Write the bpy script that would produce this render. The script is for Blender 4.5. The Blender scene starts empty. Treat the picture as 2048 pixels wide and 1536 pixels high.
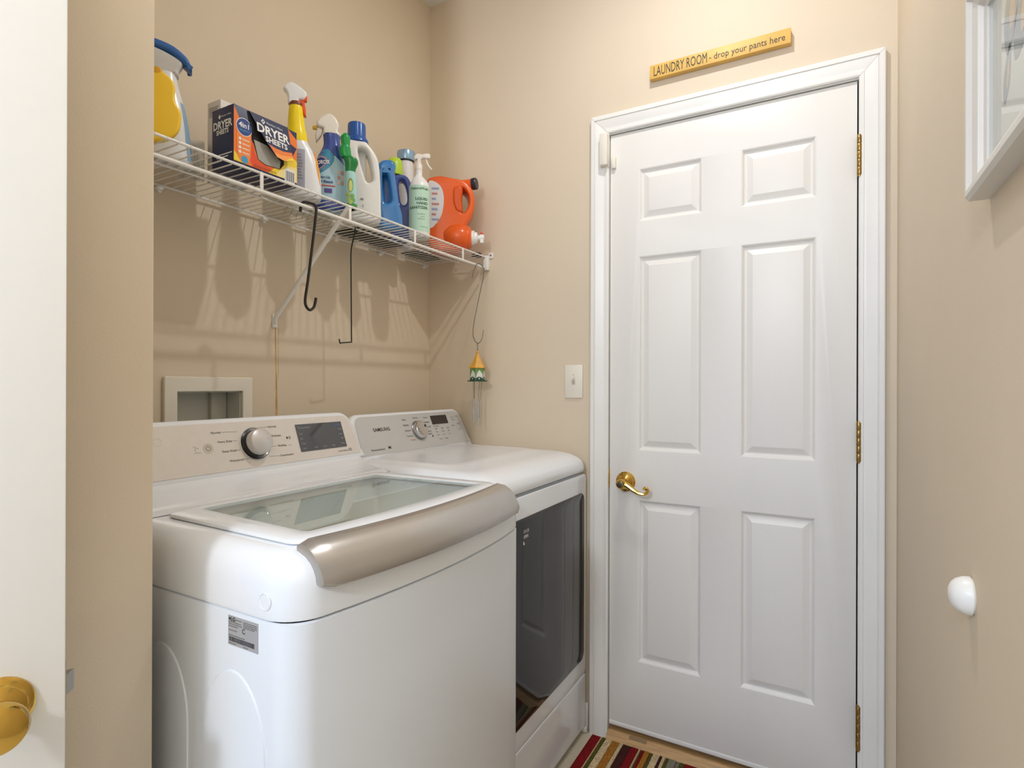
import bpy, bmesh, math, random
from mathutils import Vector, Matrix
random.seed(4)
S = bpy.context.scene
COL = S.collection
PI = math.pi

# ------------------------------------------------------------------ camera
cam = bpy.data.cameras.new('camera'); co = bpy.data.objects.new('camera', cam); COL.objects.link(co)
cam.sensor_width = 36.0; cam.lens = 1127.09 / 2048 * 36.0; cam.clip_start = 0.02
FW = Vector((0.8716, 0.4902, 0.0008)).normalized(); RT = Vector((0.4902, -0.8716, 0.0030)).normalized()
UP = RT.cross(FW).normalized(); RT = FW.cross(UP).normalized()
CP = Vector((-1.8742, -1.4497, 1.2238))
co.matrix_world = Matrix(((RT.x, UP.x, -FW.x, CP.x), (RT.y, UP.y, -FW.y, CP.y), (RT.z, UP.z, -FW.z, CP.z), (0, 0, 0, 1)))
S.camera = co

# ------------------------------------------------------------------ world and exposure
w = bpy.data.worlds.new('daylight'); S.world = w; w.use_nodes = True
bg = w.node_tree.nodes['Background']; bg.inputs[0].default_value = (0.35, 0.65, 1.15, 1); bg.inputs[1].default_value = 1.0
S.view_settings.view_transform = 'Standard'; S.view_settings.look = 'None'
S.view_settings.exposure = 0.30; S.view_settings.gamma = 1.0; S.view_settings.use_curve_mapping = False
LAMP = (-0.62, -1.12, 2.782)
LAMP_W = 6.9; LAMP_C = (1.0, 0.99, 0.98)
FILL = (-3.30, -1.12, 2.15)  # position of an added fill light, unseen behind the camera
FILL_W = 64.0; FILL_C = (0.94, 1.0, 1.10)

# ------------------------------------------------------------------ materials
def lin(c):
    r = []
    for v in c:
        v /= 255.0
        r.append(v / 12.92 if v <= 0.04045 else ((v + 0.055) / 1.055) ** 2.4)
    return (*r, 1.0)
MATS = {}
def mat(name, rgb, rough=0.5, metal=0.0, var=0.0, vscale=6.0, bump=0.0, bscale=200.0, coat=0.0, trans=0.0, spec=0.5, alpha=1.0, stretch=None):
    if name in MATS: return MATS[name]
    m = bpy.data.materials.new(name); m.use_nodes = True
    nt = m.node_tree; b = nt.nodes['Principled BSDF']
    b.inputs['Base Color'].default_value = lin(rgb); b.inputs['Roughness'].default_value = rough
    b.inputs['Metallic'].default_value = metal; b.inputs['Coat Weight'].default_value = coat
    b.inputs['Transmission Weight'].default_value = trans; b.inputs['Specular IOR Level'].default_value = spec
    b.inputs['Alpha'].default_value = alpha
    if var or bump:
        tc = nt.nodes.new('ShaderNodeTexCoord'); src = tc.outputs['Object']
        if stretch:
            mp = nt.nodes.new('ShaderNodeMapping'); mp.inputs['Scale'].default_value = stretch
            nt.links.new(src, mp.inputs[0]); src = mp.outputs[0]
    if var:
        n = nt.nodes.new('ShaderNodeTexNoise'); n.inputs['Scale'].default_value = vscale; n.inputs['Detail'].default_value = 4
        nt.links.new(src, n.inputs['Vector'])
        r = nt.nodes.new('ShaderNodeValToRGB')
        r.color_ramp.elements[0].position = 0.3; r.color_ramp.elements[1].position = 0.7
        r.color_ramp.elements[0].color = lin([max(0, c * (1 - var)) for c in rgb]); r.color_ramp.elements[1].color = lin([min(255, c * (1 + var * .6)) for c in rgb])
        nt.links.new(n.outputs[0], r.inputs[0]); nt.links.new(r.outputs[0], b.inputs['Base Color'])
    if bump:
        n2 = nt.nodes.new('ShaderNodeTexNoise'); n2.inputs['Scale'].default_value = bscale; n2.inputs['Detail'].default_value = 2
        nt.links.new(src, n2.inputs['Vector'])
        bp = nt.nodes.new('ShaderNodeBump'); bp.inputs['Strength'].default_value = bump; bp.inputs['Distance'].default_value = 0.002
        nt.links.new(n2.outputs[0], bp.inputs['Height']); nt.links.new(bp.outputs[0], b.inputs['Normal'])
    MATS[name] = m
    return m
def glassmat(name, rgb, tint=0.85, rough=0.02, ior=1.5):
    m = bpy.data.materials.new(name); m.use_nodes = True; nt = m.node_tree; nt.nodes.clear()
    o = nt.nodes.new('ShaderNodeOutputMaterial'); mx = nt.nodes.new('ShaderNodeMixShader')
    t = nt.nodes.new('ShaderNodeBsdfTransparent'); g = nt.nodes.new('ShaderNodeBsdfGlossy'); f = nt.nodes.new('ShaderNodeFresnel')
    t.inputs[0].default_value = [c * tint for c in lin(rgb)[:3]] + [1]; g.inputs['Roughness'].default_value = rough
    f.inputs[0].default_value = ior
    ge = nt.nodes.new('ShaderNodeNewGeometry'); sb = nt.nodes.new('ShaderNodeMath'); sb.operation = 'SUBTRACT'; sb.inputs[0].default_value = 1.0
    ml = nt.nodes.new('ShaderNodeMath'); ml.operation = 'MULTIPLY'      # only the outer face of the pane reflects
    nt.links.new(ge.outputs['Backfacing'], sb.inputs[1]); nt.links.new(sb.outputs[0], ml.inputs[0]); nt.links.new(f.outputs[0], ml.inputs[1])
    nt.links.new(ml.outputs[0], mx.inputs[0]); nt.links.new(t.outputs[0], mx.inputs[1]); nt.links.new(g.outputs[0], mx.inputs[2]); nt.links.new(mx.outputs[0], o.inputs[0])
    return m
WALL = mat('tan_wall_paint', (220, 204, 180), 0.62, var=0.012, vscale=2.5, bump=0.10, bscale=260)
CEIL = mat('ceiling_paint', (236, 234, 230), 0.8, var=0.01, bump=0.08)
TRIM = mat('white_trim_paint', (238, 236, 231), 0.34, var=0.008, vscale=8)
DOORW = mat('white_door_paint', (236, 233, 227), 0.38, var=0.010, vscale=5, bump=0.10, bscale=90, stretch=(1, 1, .12))
ENAM = mat('white_enamel', (237, 241, 246), 0.16, coat=0.3)
ENAMS = mat('white_steel', (233, 239, 246), 0.26, bump=0.03, bscale=500)
PLAS = mat('white_plastic', (238, 237, 233), 0.35)
CREAM = mat('cream_plastic', (232, 226, 212), 0.4)
SILV = mat('champagne_silver', (224, 217, 210), 0.34, metal=0.2, var=0.01, vscale=60)
SILVH = mat('satin_silver_handle', (186, 182, 177), 0.27, metal=0.70)
SILVD = mat('dryer_silver', (206, 206, 206), 0.36, metal=0.2)
CHROME = mat('chrome', (205, 205, 207), 0.08, metal=1.0)
STEEL = mat('steel', (180, 178, 174), 0.28, metal=1.0)
BRASS = mat('polished_brass', (214, 176, 88), 0.14, metal=1.0)
BRASSD = mat('aged_brass', (168, 138, 82), 0.28, metal=1.0, var=0.1, vscale=40)
DARK = mat('black_plastic', (24, 24, 26), 0.35)
INK = mat('dark_ink', (52, 48, 46), 0.6)
INKL = mat('grey_ink', (104, 98, 92), 0.6)
WIREW = mat('white_vinyl_wire', (236, 234, 229), 0.35)
BLACKW = mat('black_wire', (28, 24, 22), 0.3)
GREENW = mat('dark_green_wire', (26, 42, 30), 0.35)
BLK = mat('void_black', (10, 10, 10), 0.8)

# ------------------------------------------------------------------ mesh helpers
WM = {}
def mk(name, vf, m, parent=None, sharp=35, world=True, mats=None):
    v, f = vf[0], vf[1]
    me = bpy.data.meshes.new(name); me.from_pydata([tuple(p) for p in v], [], [tuple(q) for q in f])
    bm = bmesh.new(); bm.from_mesh(me); bmesh.ops.recalc_face_normals(bm, faces=bm.faces); bm.to_mesh(me); bm.free()
    return mko(name, me, m, parent, sharp, world)
def mko(name, me, m, parent=None, sharp=35, world=True):
    me.name = name
    me.materials.clear(); me.materials.append(m)
    me.shade_smooth(); me.set_sharp_from_angle(angle=math.radians(sharp))
    o = bpy.data.objects.new(name, me); COL.objects.link(o)
    adopt(o, parent, world)
    return o
def adopt(o, parent, world=True):
    if parent is not None:
        o.parent = parent
        if world:
            o.matrix_parent_inverse = WM[parent.name].inverted(); WM[o.name] = Matrix.Identity(4)
        else:
            WM[o.name] = WM[parent.name].copy()
    else: WM[o.name] = Matrix.Identity(4)
def tag(o, label, cat, group=None):
    o['label'] = label; o['category'] = cat
    if group: o['group'] = group
    return o
def struct(o, label=None):
    o['kind'] = 'structure'
    if label: o['label'] = label
    return o
def thing(name, label, cat, loc=(0, 0, 0), rz=0.0, group=None):
    o = bpy.data.objects.new(name, None); COL.objects.link(o); o.empty_display_size = 0.05
    o.location = loc; o.rotation_euler = (0, 0, rz)
    WM[o.name] = Matrix.Translation(Vector(loc)) @ Matrix.Rotation(rz, 4, 'Z')
    if label: tag(o, label, cat, group)
    return o
def join(*vfs):
    V = []; F = []
    for v, f in vfs:
        n = len(V); V += [tuple(p) for p in v]; F += [tuple(i + n for i in q) for q in f]
    return V, F
def xf(vf, M):
    return [tuple(M @ Vector(p)) for p in vf[0]], vf[1]
def box(x0, x1, y0, y1, z0, z1, b=0.0, seg=2):
    x0, x1 = min(x0, x1), max(x0, x1); y0, y1 = min(y0, y1), max(y0, y1); z0, z1 = min(z0, z1), max(z0, z1)
    bm = bmesh.new()
    r = bmesh.ops.create_cube(bm, size=1.0)
    for vv in bm.verts:
        vv.co = ((x0 + x1) / 2 + vv.co.x * (x1 - x0), (y0 + y1) / 2 + vv.co.y * (y1 - y0), (z0 + z1) / 2 + vv.co.z * (z1 - z0))
    if b > 0: bmesh.ops.bevel(bm, geom=list(bm.edges), offset=b, segments=seg, profile=0.5, affect='EDGES')
    bm.verts.index_update()
    V = [tuple(v.co) for v in bm.verts]; F = [tuple(v.index for v in f.verts) for f in bm.faces]; bm.free()
    return V, F
def loft(loops, cap0=True, cap1=True):
    n = len(loops[0]); V = [p for L in loops for p in L]; F = []
    for i in range(len(loops) - 1):
        for j in range(n):
            k = (j + 1) % n; F.append((i * n + j, i * n + k, (i + 1) * n + k, (i + 1) * n + j))
    if cap0: F.append(tuple(range(n - 1, -1, -1)))
    if cap1: F.append(tuple((len(loops) - 1) * n + j for j in range(n)))
    return V, F
def lathe(prof, seg=24, M=None, c0=True, c1=True):
    loops = [[(r * math.cos(2 * PI * j / seg), r * math.sin(2 * PI * j / seg), z) for j in range(seg)] for r, z in prof]
    vf = loft(loops, c0, c1)
    return xf(vf, M) if M else vf
def axis_m(o, d, up=(0, 0, 1)):
    z = Vector(d).normalized(); u = Vector(up)
    if abs(z.dot(u)) > 0.98: u = Vector((0, 1, 0))
    x = u.cross(z).normalized(); y = z.cross(x)
    return Matrix(((x.x, y.x, z.x, o[0]), (x.y, y.y, z.y, o[1]), (x.z, y.z, z.z, o[2]), (0, 0, 0, 1)))
def frame_m(o, u, v):
    u = Vector(u).normalized(); v = Vector(v).normalized(); n = u.cross(v).normalized()
    return Matrix(((u.x, v.x, n.x, o[0]), (u.y, v.y, n.y, o[1]), (u.z, v.z, n.z, o[2]), (0, 0, 0, 1)))
def smooth_path(pts, k=5):
    P = [Vector(p) for p in pts]; out = []
    for i in range(len(P) - 1):
        a = P[max(0, i - 1)]; b = P[i]; c = P[i + 1]; d = P[min(len(P) - 1, i + 2)]
        for j in range(k):
            t = j / k
            out.append(0.5 * ((2 * b) + (c - a) * t + (2 * a - 5 * b + 4 * c - d) * t * t + (3 * b - a - 3 * c + d) * t ** 3))
    out.append(P[-1]); return out
def tube(pts, r, seg=8, sm=0, radii=None, flat=1.0):
    P = smooth_path(pts, sm) if sm else [Vector(p) for p in pts]
    n = len(P); loops = []; prev = None
    for i, p in enumerate(P):
        t = (P[min(n - 1, i + 1)] - P[max(0, i - 1)]).normalized()
        if prev is None:
            a = Vector((0, 0, 1)) if abs(t.z) < 0.9 else Vector((1, 0, 0))
            u = t.cross(a).normalized()
        else:
            u = (prev - t * prev.dot(t)).normalized()
        prev = u; v = t.cross(u)
        rr = r
        if radii:
            s = i / (n - 1) * (len(radii) - 1); q = min(int(s), len(radii) - 2); rr = radii[q] + (radii[q + 1] - radii[q]) * (s - q)
        loops.append([tuple(p + u * math.cos(2 * PI * j / seg) * rr * flat + v * math.sin(2 * PI * j / seg) * rr) for j in range(seg)])
    return loft(loops)
def rrect(x0, x1, y0, y1, r, nc=6, ns=6):
    pts = []
    cs = [((x1 - r, y0 + r), -90), ((x1 - r, y1 - r), 0), ((x0 + r, y1 - r), 90), ((x0 + r, y0 + r), 180)]
    arcs = []
    for (cx, cy), a0 in cs:
        arcs.append([(cx + r * math.cos(math.radians(a0 + 90 * k / nc)), cy + r * math.sin(math.radians(a0 + 90 * k / nc))) for k in range(nc + 1)])
    for i in range(4):
        pts += arcs[i]; a = arcs[i][-1]; b = arcs[(i + 1) % 4][0]
        for k in range(1, ns): pts.append((a[0] + (b[0] - a[0]) * k / ns, a[1] + (b[1] - a[1]) * k / ns))
    return pts
def curve_mesh(outlines, depth, bevel=0.0, res=3, name='c'):
    """filled 2D outline (first) with holes, thickness depth, centred on z=0; returns (verts, faces)"""
    cu = bpy.data.curves.new(name, 'CURVE'); cu.dimensions = '2D'; cu.fill_mode = 'BOTH'
    cu.extrude = max(0.0, depth / 2 - bevel); cu.bevel_depth = bevel; cu.bevel_resolution = res; cu.offset = -bevel
    for pts in outlines:
        sp = cu.splines.new('POLY'); sp.points.add(len(pts) - 1); sp.use_cyclic_u = True
        for i, p in enumerate(pts): sp.points[i].co = (p[0], p[1], 0, 1)
    o = bpy.data.objects.new(name, cu); COL.objects.link(o)
    me = bpy.data.meshes.new_from_object(o.evaluated_get(bpy.context.evaluated_depsgraph_get()))
    bm = bmesh.new(); bm.from_mesh(me); bmesh.ops.remove_doubles(bm, verts=bm.verts, dist=1e-5)
    bm.verts.index_update(); V = [tuple(v.co) for v in bm.verts]; F = [tuple(v.index for v in f.verts) for f in bm.faces]; bm.free()
    bpy.data.objects.remove(o); bpy.data.curves.remove(cu); bpy.data.meshes.remove(me)
    return V, F
def text_vf(s, size, align='LEFT', sx=1.0, bold=0.0, space=1.0):
    cu = bpy.data.curves.new('t', 'FONT'); cu.body = s; cu.size = size; cu.align_x = align; cu.align_y = 'CENTER'; cu.offset = bold; cu.resolution_u = 2
    cu.space_character = space
    o = bpy.data.objects.new('t', cu); COL.objects.link(o)
    me = bpy.data.meshes.new_from_object(o.evaluated_get(bpy.context.evaluated_depsgraph_get()))
    V = [(v.co.x * sx, v.co.y, 0.0) for v in me.vertices]; F = [tuple(p.vertices) for p in me.polygons]
    bpy.data.objects.remove(o); bpy.data.curves.remove(cu); bpy.data.meshes.remove(me)
    return V, F
def text(name, s, M, size, m, parent, align='LEFT', sx=1.0, bold=0.0, world=True, off=0.0006, space=1.0):
    vf = text_vf(s, size, align, sx, bold, space)
    return mk(name, ([tuple(M @ Vector((x, y, off))) for x, y, z in vf[0]], vf[1]), m, parent, world=world)
def rect_on(M, u0, u1, v0, v1, off=0.0004, th=0.0):
    return [tuple(M @ Vector(p)) for p in ((u0, v0, off), (u1, v0, off), (u1, v1, off), (u0, v1, off))], [(0, 1, 2, 3)]
def slab_on(M, pts, th, off=0.0):
    n = len(pts)
    return loft([[tuple(M @ Vector((x, y, off))) for x, y in pts], [tuple(M @ Vector((x, y, off + th))) for x, y in pts]])
def disc_pts(cx, cy, r, n=28, ry=None):
    ry = ry or r
    return [(cx + r * math.cos(2 * PI * k / n), cy + ry * math.sin(2 * PI * k / n)) for k in range(n)]
def spl(pts, k=4, cyc=True):
    n = len(pts); out = []
    for i in range(n):
        a, b, c, d = [Vector((*pts[(i + q) % n], 0)) for q in (-1, 0, 1, 2)]
        for j in range(k):
            t = j / k; p = 0.5 * ((2 * b) + (c - a) * t + (2 * a - 5 * b + 4 * c - d) * t * t + (3 * b - a - 3 * c + d) * t ** 3)
            out.append((p.x, p.y))
    return out

# ------------------------------------------------------------------ room shell
CZ = 2.792; YR = -1.613; XL = -3.90
floor_m = mat('cream_vinyl', (214, 203, 182), 0.4, var=0.03, vscale=5)
fl = struct(mk('floor', box(XL, 0.10, YR - 0.1, 0.1, -0.06, 0.0), floor_m), 'pale cream vinyl floor beside the dryer')
ce = struct(mk('ceiling', box(XL, 0.10, YR - 0.1, 0.1, CZ, CZ + 0.06), CEIL), 'white painted ceiling')
BX = (-1.045, -0.862, 1.045, 1.203)     # recessed washer box opening
def flip_wall(vf, y0): # (x,z,depth) -> world for the back wall
    return [(x, y0 - z, y) for x, y, z in vf[0]], vf[1]
wb = curve_mesh([[(XL, 0), (0.0, 0), (0.0, CZ), (XL, CZ)], [(BX[0], BX[2]), (BX[0], BX[3]), (BX[1], BX[3]), (BX[1], BX[2])]], 0.10)
struct(mk('wall_back', flip_wall(wb, 0.05), WALL), 'tan painted wall behind the washer and dryer')
DO = (-1.531, -0.774, 2.100)            # door opening y0, y1, top
wd = curve_mesh([[(-1.713, 0.0), (DO[0], 0.0), (DO[0], DO[2]), (DO[1], DO[2]), (DO[1], 0.0), (0.10, 0.0), (0.10, CZ), (-1.713, CZ)]], 0.10)
struct(mk('wall_door', ([(0.05 + z, x, y) for x, y, z in wd[0]], wd[1]), WALL), 'tan painted wall around the white panel door')
struct(mk('wall_right', box(XL, 0.0, YR - 0.1, YR, 0, CZ), WALL), 'tan painted wall with the picture frame')
struct(mk('wall_left', box(-1.515, -1.391, -0.55, 0.0, 0, CZ, 0.004), WALL), 'tan wall end left of the washer')
bb = thing('baseboard_door', None, None, (0, -0.36, 0)); struct(bb, 'white baseboard and shoe moulding beside the dryer')
mk('board', box(-0.011, 0, -0.712, 0, 0, 0.098, 0.003), TRIM, bb)
mk('shoe_moulding', box(-0.024, -0.011, -0.712, 0, 0, 0.022, 0.006), TRIM, bb)
bb2 = thing('baseboard_right', None, None, (-1.3, YR, 0)); struct(bb2, 'white baseboard under the picture frame')
mk('board', box(XL, 0, YR, YR + 0.012, 0, 0.098, 0.003), TRIM, bb2)
# rust stain runs below the bracket: thin film on the wall
stain_m = mat('rust_stain', (196, 158, 92), 0.6, var=0.25, vscale=30)
MBW = frame_m((0, 0, 0), (1, 0, 0), (0, 0, 1))   # back wall frame: u=x, v=z, n=-y
st = [(-0.7495, 1.392), (-0.7455, 1.392), (-0.7440, 1.30), (-0.7415, 1.24), (-0.7395, 1.17), (-0.7395, 1.04), (-0.7465, 1.04), (-0.7460, 1.17), (-0.7460, 1.235), (-0.7480, 1.30)]
wall_stain = mk('rust_stain', slab_on(MBW, st, 0.0003), stain_m, bpy.data.objects['wall_back'])
wall_stain2 = mk('rust_streak', slab_on(MBW, [(-0.7375, 1.392), (-0.7362, 1.392), (-0.7362, 1.25), (-0.7375, 1.23)], 0.0003), stain_m, bpy.data.objects['wall_back'])

# ------------------------------------------------------------------ ceiling lamp (above, out of frame)
lt = thing('ceiling_lamp', 'white recessed ceiling downlight above the middle of the room', 'lamp', (LAMP[0], LAMP[1], CZ))
mk('trim_ring', lathe([(0.040, CZ - 0.002), (0.040, CZ - 0.006), (0.075, CZ - 0.005), (0.078, CZ)], 32, Matrix.Translation((LAMP[0], LAMP[1], 0)), False, False), PLAS, lt)
ld = bpy.data.lights.new('bulb_light', 'AREA'); ld.shape = 'DISK'; ld.size = 0.055; ld.energy = LAMP_W; ld.color = LAMP_C
lo = bpy.data.objects.new('bulb', ld); COL.objects.link(lo); lo.location = LAMP
fill_t = thing('fill_lamp', 'added fill lamp on a white stand, unseen behind the camera', 'lamp', (FILL[0], FILL[1], 0))  # invented lamp and stand, added to fill shadows and even out the room
MFILL = Matrix.Translation((FILL[0], FILL[1], 0))
mk('base', lathe([(0.13, 0.0), (0.13, 0.015), (0.03, 0.025)], 28, MFILL), PLAS, fill_t)
mk('pole', lathe([(0.011, 0.02), (0.011, FILL[2] - 0.13)], 14, MFILL), STEEL, fill_t)
mk('lamp_holder', lathe([(0.011, FILL[2] - 0.14), (0.035, FILL[2] - 0.125), (0.035, FILL[2] - 0.105)], 18, MFILL), PLAS, fill_t)
hd_ = bpy.data.lights.new('fill_light', 'POINT'); hd_.energy = FILL_W; hd_.color = FILL_C; hd_.shadow_soft_size = 0.09
ho_ = bpy.data.objects.new('fill_point', hd_); COL.objects.link(ho_); ho_.location = FILL

# ------------------------------------------------------------------ six-panel door
d1 = thing('door_1', None, None, (0.0, -1.15, 0.057)); struct(d1, 'white six panel door with brass lever')
XF = 0.004; dy0, dy1, dz0, dz1 = -1.5183, -0.7848, 0.057, 2.090
cols = [(-0.8867, -1.0914), (-1.2108, -1.4157)]; rows = [(1.956, 1.7785), (1.659, 1.0016), (0.833, 0.284)]
holes = []
for a, b in cols:
    for t, q in rows: holes.append([(b, q), (b, t), (a, t), (a, q)])
dv = curve_mesh([[(dy0, dz0), (dy1, dz0), (dy1, dz1), (dy0, dz1)]] + holes, 0.034, 0.0008, 1)
leaf = mk('door_leaf', ([(XF + 0.017 + z, x, y) for x, y, z in dv[0]], dv[1]), DOORW, d1)
prof = [(-0.001, 0.0), (0.003, 0.0018), (0.007, 0.0075), (0.011, 0.0095), (0.0145, 0.0095), (0.033, 0.0022), (0.036, 0.0018)]
for a, b in cols:
    for t, q in rows:
        loops = []
        for s, dp in prof:
            x = XF + dp; loops.append([(x, a - s, t - s), (x, b + s, t - s), (x, b + s, q + s), (x, a - s, q + s)])
        back = [(XF + 0.03, p[1], p[2]) for p in loops[0]]
        mk('panel', loft([back] + loops), DOORW, leaf, sharp=12)
mk('bottom_sweep', box(XF - 0.002, XF + 0.03, dy0, dy1, 0.046, 0.060, 0.002), TRIM, d1)
# lever handle
hy, hz = -0.8425, 0.892
MH = axis_m((XF, hy, hz), (-1, 0, 0))
lv = mk('lever_handle', lathe([(0.0, 0), (0.034, 0), (0.0335, 0.003), (0.029, 0.006), (0.0275, 0.010), (0.024, 0.012), (0.0205, 0.017), (0.014, 0.022), (0.0125, 0.036), (0.0165, 0.040), (0.0165, 0.058), (0.0135, 0.062), (0.0, 0.0625)], 32, MH, False, False), BRASS, d1)
mk('lock_core', lathe([(0.0095, 0.060), (0.0095, 0.0645), (0.008, 0.065)], 20, MH), mat('lock_grey', (120, 112, 100), 0.3, metal=1.0), lv)
lx = XF - 0.050
pts = [(lx, hy - 0.004, hz), (lx, hy - 0.020, hz - 0.004), (lx - 0.002, hy - 0.040, hz - 0.016), (lx - 0.002, hy - 0.060, hz - 0.026), (lx, hy - 0.078, hz - 0.028), (lx + 0.001, hy - 0.088, hz - 0.022), (lx + 0.002, hy - 0.089, hz - 0.012), (lx + 0.002, hy - 0.082, hz - 0.008), (lx + 0.002, hy - 0.078, hz - 0.014)]
mk('lever', tube(pts, 0.006, 10, 5, [0.0115, 0.010, 0.0078, 0.0062, 0.0055, 0.0052, 0.0052, 0.0055, 0.006]), BRASS, lv)
# hinges
for z0, z1 in ((1.818, 1.929), (1.0085, 1.119), (0.196, 0.319)):
    hg = mk('hinge', box(-0.002, 0.03, -1.5215, -1.5185, z0, z1), BRASSD, d1)
    n = 5; h = (z1 - z0) / n
    for k in range(n):
        mk('knuckle', lathe([(0.0062, z0 + k * h + 0.0006), (0.0066, z0 + k * h + 0.0012), (0.0066, z0 + (k + 1) * h - 0.0012), (0.0062, z0 + (k + 1) * h - 0.0006)], 14, Matrix.Translation((-0.0075, -1.5235, 0))), BRASSD, hg)
    mk('pin', lathe([(0.005, z0 - 0.004), (0.0055, z0), (0.0055, z1), (0.0045, z1 + 0.004)], 12, Matrix.Translation((-0.0075, -1.5235, 0))), BRASSD, hg)
mg = tag(mk('door_sensor_magnet', box(XF - 0.013, XF, -0.806, -0.792, 1.972, 2.012, 0.002), CREAM), 'small cream magnet block stuck on door edge beside alarm sensor', 'sensor')

# casing
tr = thing('trim_1', None, None, (0, -1.15, 0)); struct(tr, 'white moulded door casing with mitred corners')
cp = [(0, 0), (0, 0.009), (0.004, 0.0115), (0.012, 0.0115), (0.0130, 0.0095), (0.0145, 0.0095), (0.022, 0.0105), (0.036, 0.0150), (0.0455, 0.0165), (0.0465, 0.0140), (0.0480, 0.0140), (0.049, 0.0180), (0.060, 0.0180), (0.063, 0.0165), (0.063, 0)]
iy0, iy1, iz = -1.522, -0.7825, 2.0955
def casing_leg(inner, sgn):
    lo_ = [(-t, inner + sgn * u, 0.0) for u, t in cp]; hi = [(-t, inner + sgn * u, iz + u - 0.0004) for u, t in cp]
    return loft([lo_, hi])
mk('casing_leg', casing_leg(iy1, 1), TRIM, tr, sharp=20); mk('casing_leg', casing_leg(iy0, -1), TRIM, tr, sharp=20)
mk('casing_head', loft([[(-t, iy1 + u, iz + u + 0.0004) for u, t in cp], [(-t, iy0 - u, iz + u + 0.0004) for u, t in cp]]), TRIM, tr, sharp=20)
mk('jamb', box(0.0, 0.10, DO[1] - 0.008, DO[1], 0, DO[2]), TRIM, tr); mk('jamb', box(0.0, 0.10, DO[0], DO[0] + 0.009, 0, DO[2]), TRIM, tr)
mk('head_jamb', box(0.0, 0.10, DO[0], DO[1], DO[2] - 0.007, DO[2]), TRIM, tr)
mk('dark_gap_sheet', box(XF + 0.038, XF + 0.05, DO[0], DO[1], 0, DO[2]), BLK, tr)  # black sheet behind the leaf, stands in for shade in the gaps
sp = mk('strike_plate', box(-0.0015, 0.02, DO[1] - 0.0095, DO[1] - 0.0078, 0.868, 0.930, 0.0005), BRASS, tr)
mk('strike_lip', box(-0.004, 0.0, DO[1] - 0.010, DO[1] - 0.004, 0.878, 0.922, 0.0015), BRASS, tr)
# threshold
wood = mat('oak_threshold', (190, 152, 104), 0.45, var=0.12, vscale=12, stretch=(14, 1, 14))
th = thing('trim_2', None, None, (0.03, -1.15, 0)); struct(th, 'pale oak threshold under the white door')
tp = [(-0.030, 0.0), (-0.028, 0.010), (-0.012, 0.022), (0.0, 0.028), (0.09, 0.030), (0.09, 0.0)]
mk('threshold', loft([[(x, iy1 - 0.001, z) for x, z in tp], [(x, iy0 + 0.001, z) for x, z in tp]]), wood, th, sharp=20)
mk('worn_plate', loft([[(x, -0.86, z + 0.0005) for x, z in ((-0.012, 0.022), (0.0, 0.0278), (0.0, 0.0285), (-0.012, 0.0227))], [(x, -0.92, z + 0.0005) for x, z in ((-0.012, 0.022), (0.0, 0.0278), (0.0, 0.0285), (-0.012, 0.0227))]]), mat('worn_wood', (140, 112, 80), 0.5), th)

# alarm sensor on casing
sn = thing('alarm_sensor', 'cream rectangular alarm sensor on the casing corner', 'sensor', (-0.012, -0.771, 2.035))
mk('case', box(-0.034, -0.0095, -0.7845, -0.757, 1.980, 2.090, 0.003), CREAM, sn)
mk('back_plate', box(-0.0135, -0.009, -0.7855, -0.756, 1.978, 2.092, 0.001), CREAM, sn)

# light switch
sw = thing('light_switch', 'cream toggle light switch left of the door casing', 'switch', (0, -0.652, 1.235))
pl = mk('plate', box(-0.006, 0, -0.686, -0.618, 1.176, 1.295, 0.0022), CREAM, sw)
mk('toggle_slot', box(-0.0068, -0.005, -0.6575, -0.6465, 1.224, 1.248), mat('slot_shadow', (186, 178, 164), 0.6), sw)
mk('toggle', loft([[(-0.005, -0.656, 1.236), (-0.005, -0.648, 1.236), (-0.005, -0.648, 1.247), (-0.005, -0.656, 1.247)], [(-0.018, -0.6552, 1.2445), (-0.018, -0.6488, 1.2445), (-0.016, -0.6488, 1.2515), (-0.016, -0.6552, 1.2515)]]), CREAM, sw)
for z in (1.262, 1.209): mk('screw', lathe([(0.0032, 0), (0.0032, 0.0012), (0.002, 0.0017)], 12, axis_m((-0.0058, -0.652, z), (-1, 0, 0))), CREAM, sw)

# sign
sg = thing('wooden_sign', 'mustard wooden plank sign above the door casing', 'sign', (0, -1.14, 2.237))
SGM = mat('mustard_wood', (222, 178, 92), 0.5, var=0.05, vscale=10)
sy0, sy1 = -1.3495, -0.9293
board = mk('board', box(-0.022, -0.001, sy0, sy1, 2.2370, 2.2815, 0.001), SGM, sg)
MS = frame_m((-0.022, sy1, 2.2585), (0, -1, 0), (0, 0, 1))
def fit_text(name, s, M, u0, u1, height, m, parent, world=True, bold=0.0, v=0.0):
    vf = text_vf(s, 1.0, 'LEFT', 1.0, bold)
    xs = [p[0] for p in vf[0]]; a, b = min(xs), max(xs)
    caps = height / 0.70
    V = [tuple(M @ Vector((u0 + (p[0] - a) / (b - a) * (u1 - u0), v + p[1] * caps, 0.0006))) for p in vf[0]]
    return mk(name, (V, vf[1]), m, parent, world=world)
fit_text('lettering', 'LAUNDRY ROOM', MS, 0.013, 0.182, 0.0315, INK, board, v=-0.001)
fit_text('lettering', '- drop your pants here', MS, 0.189, 0.405, 0.0200, INK, board, v=-0.002)

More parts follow.
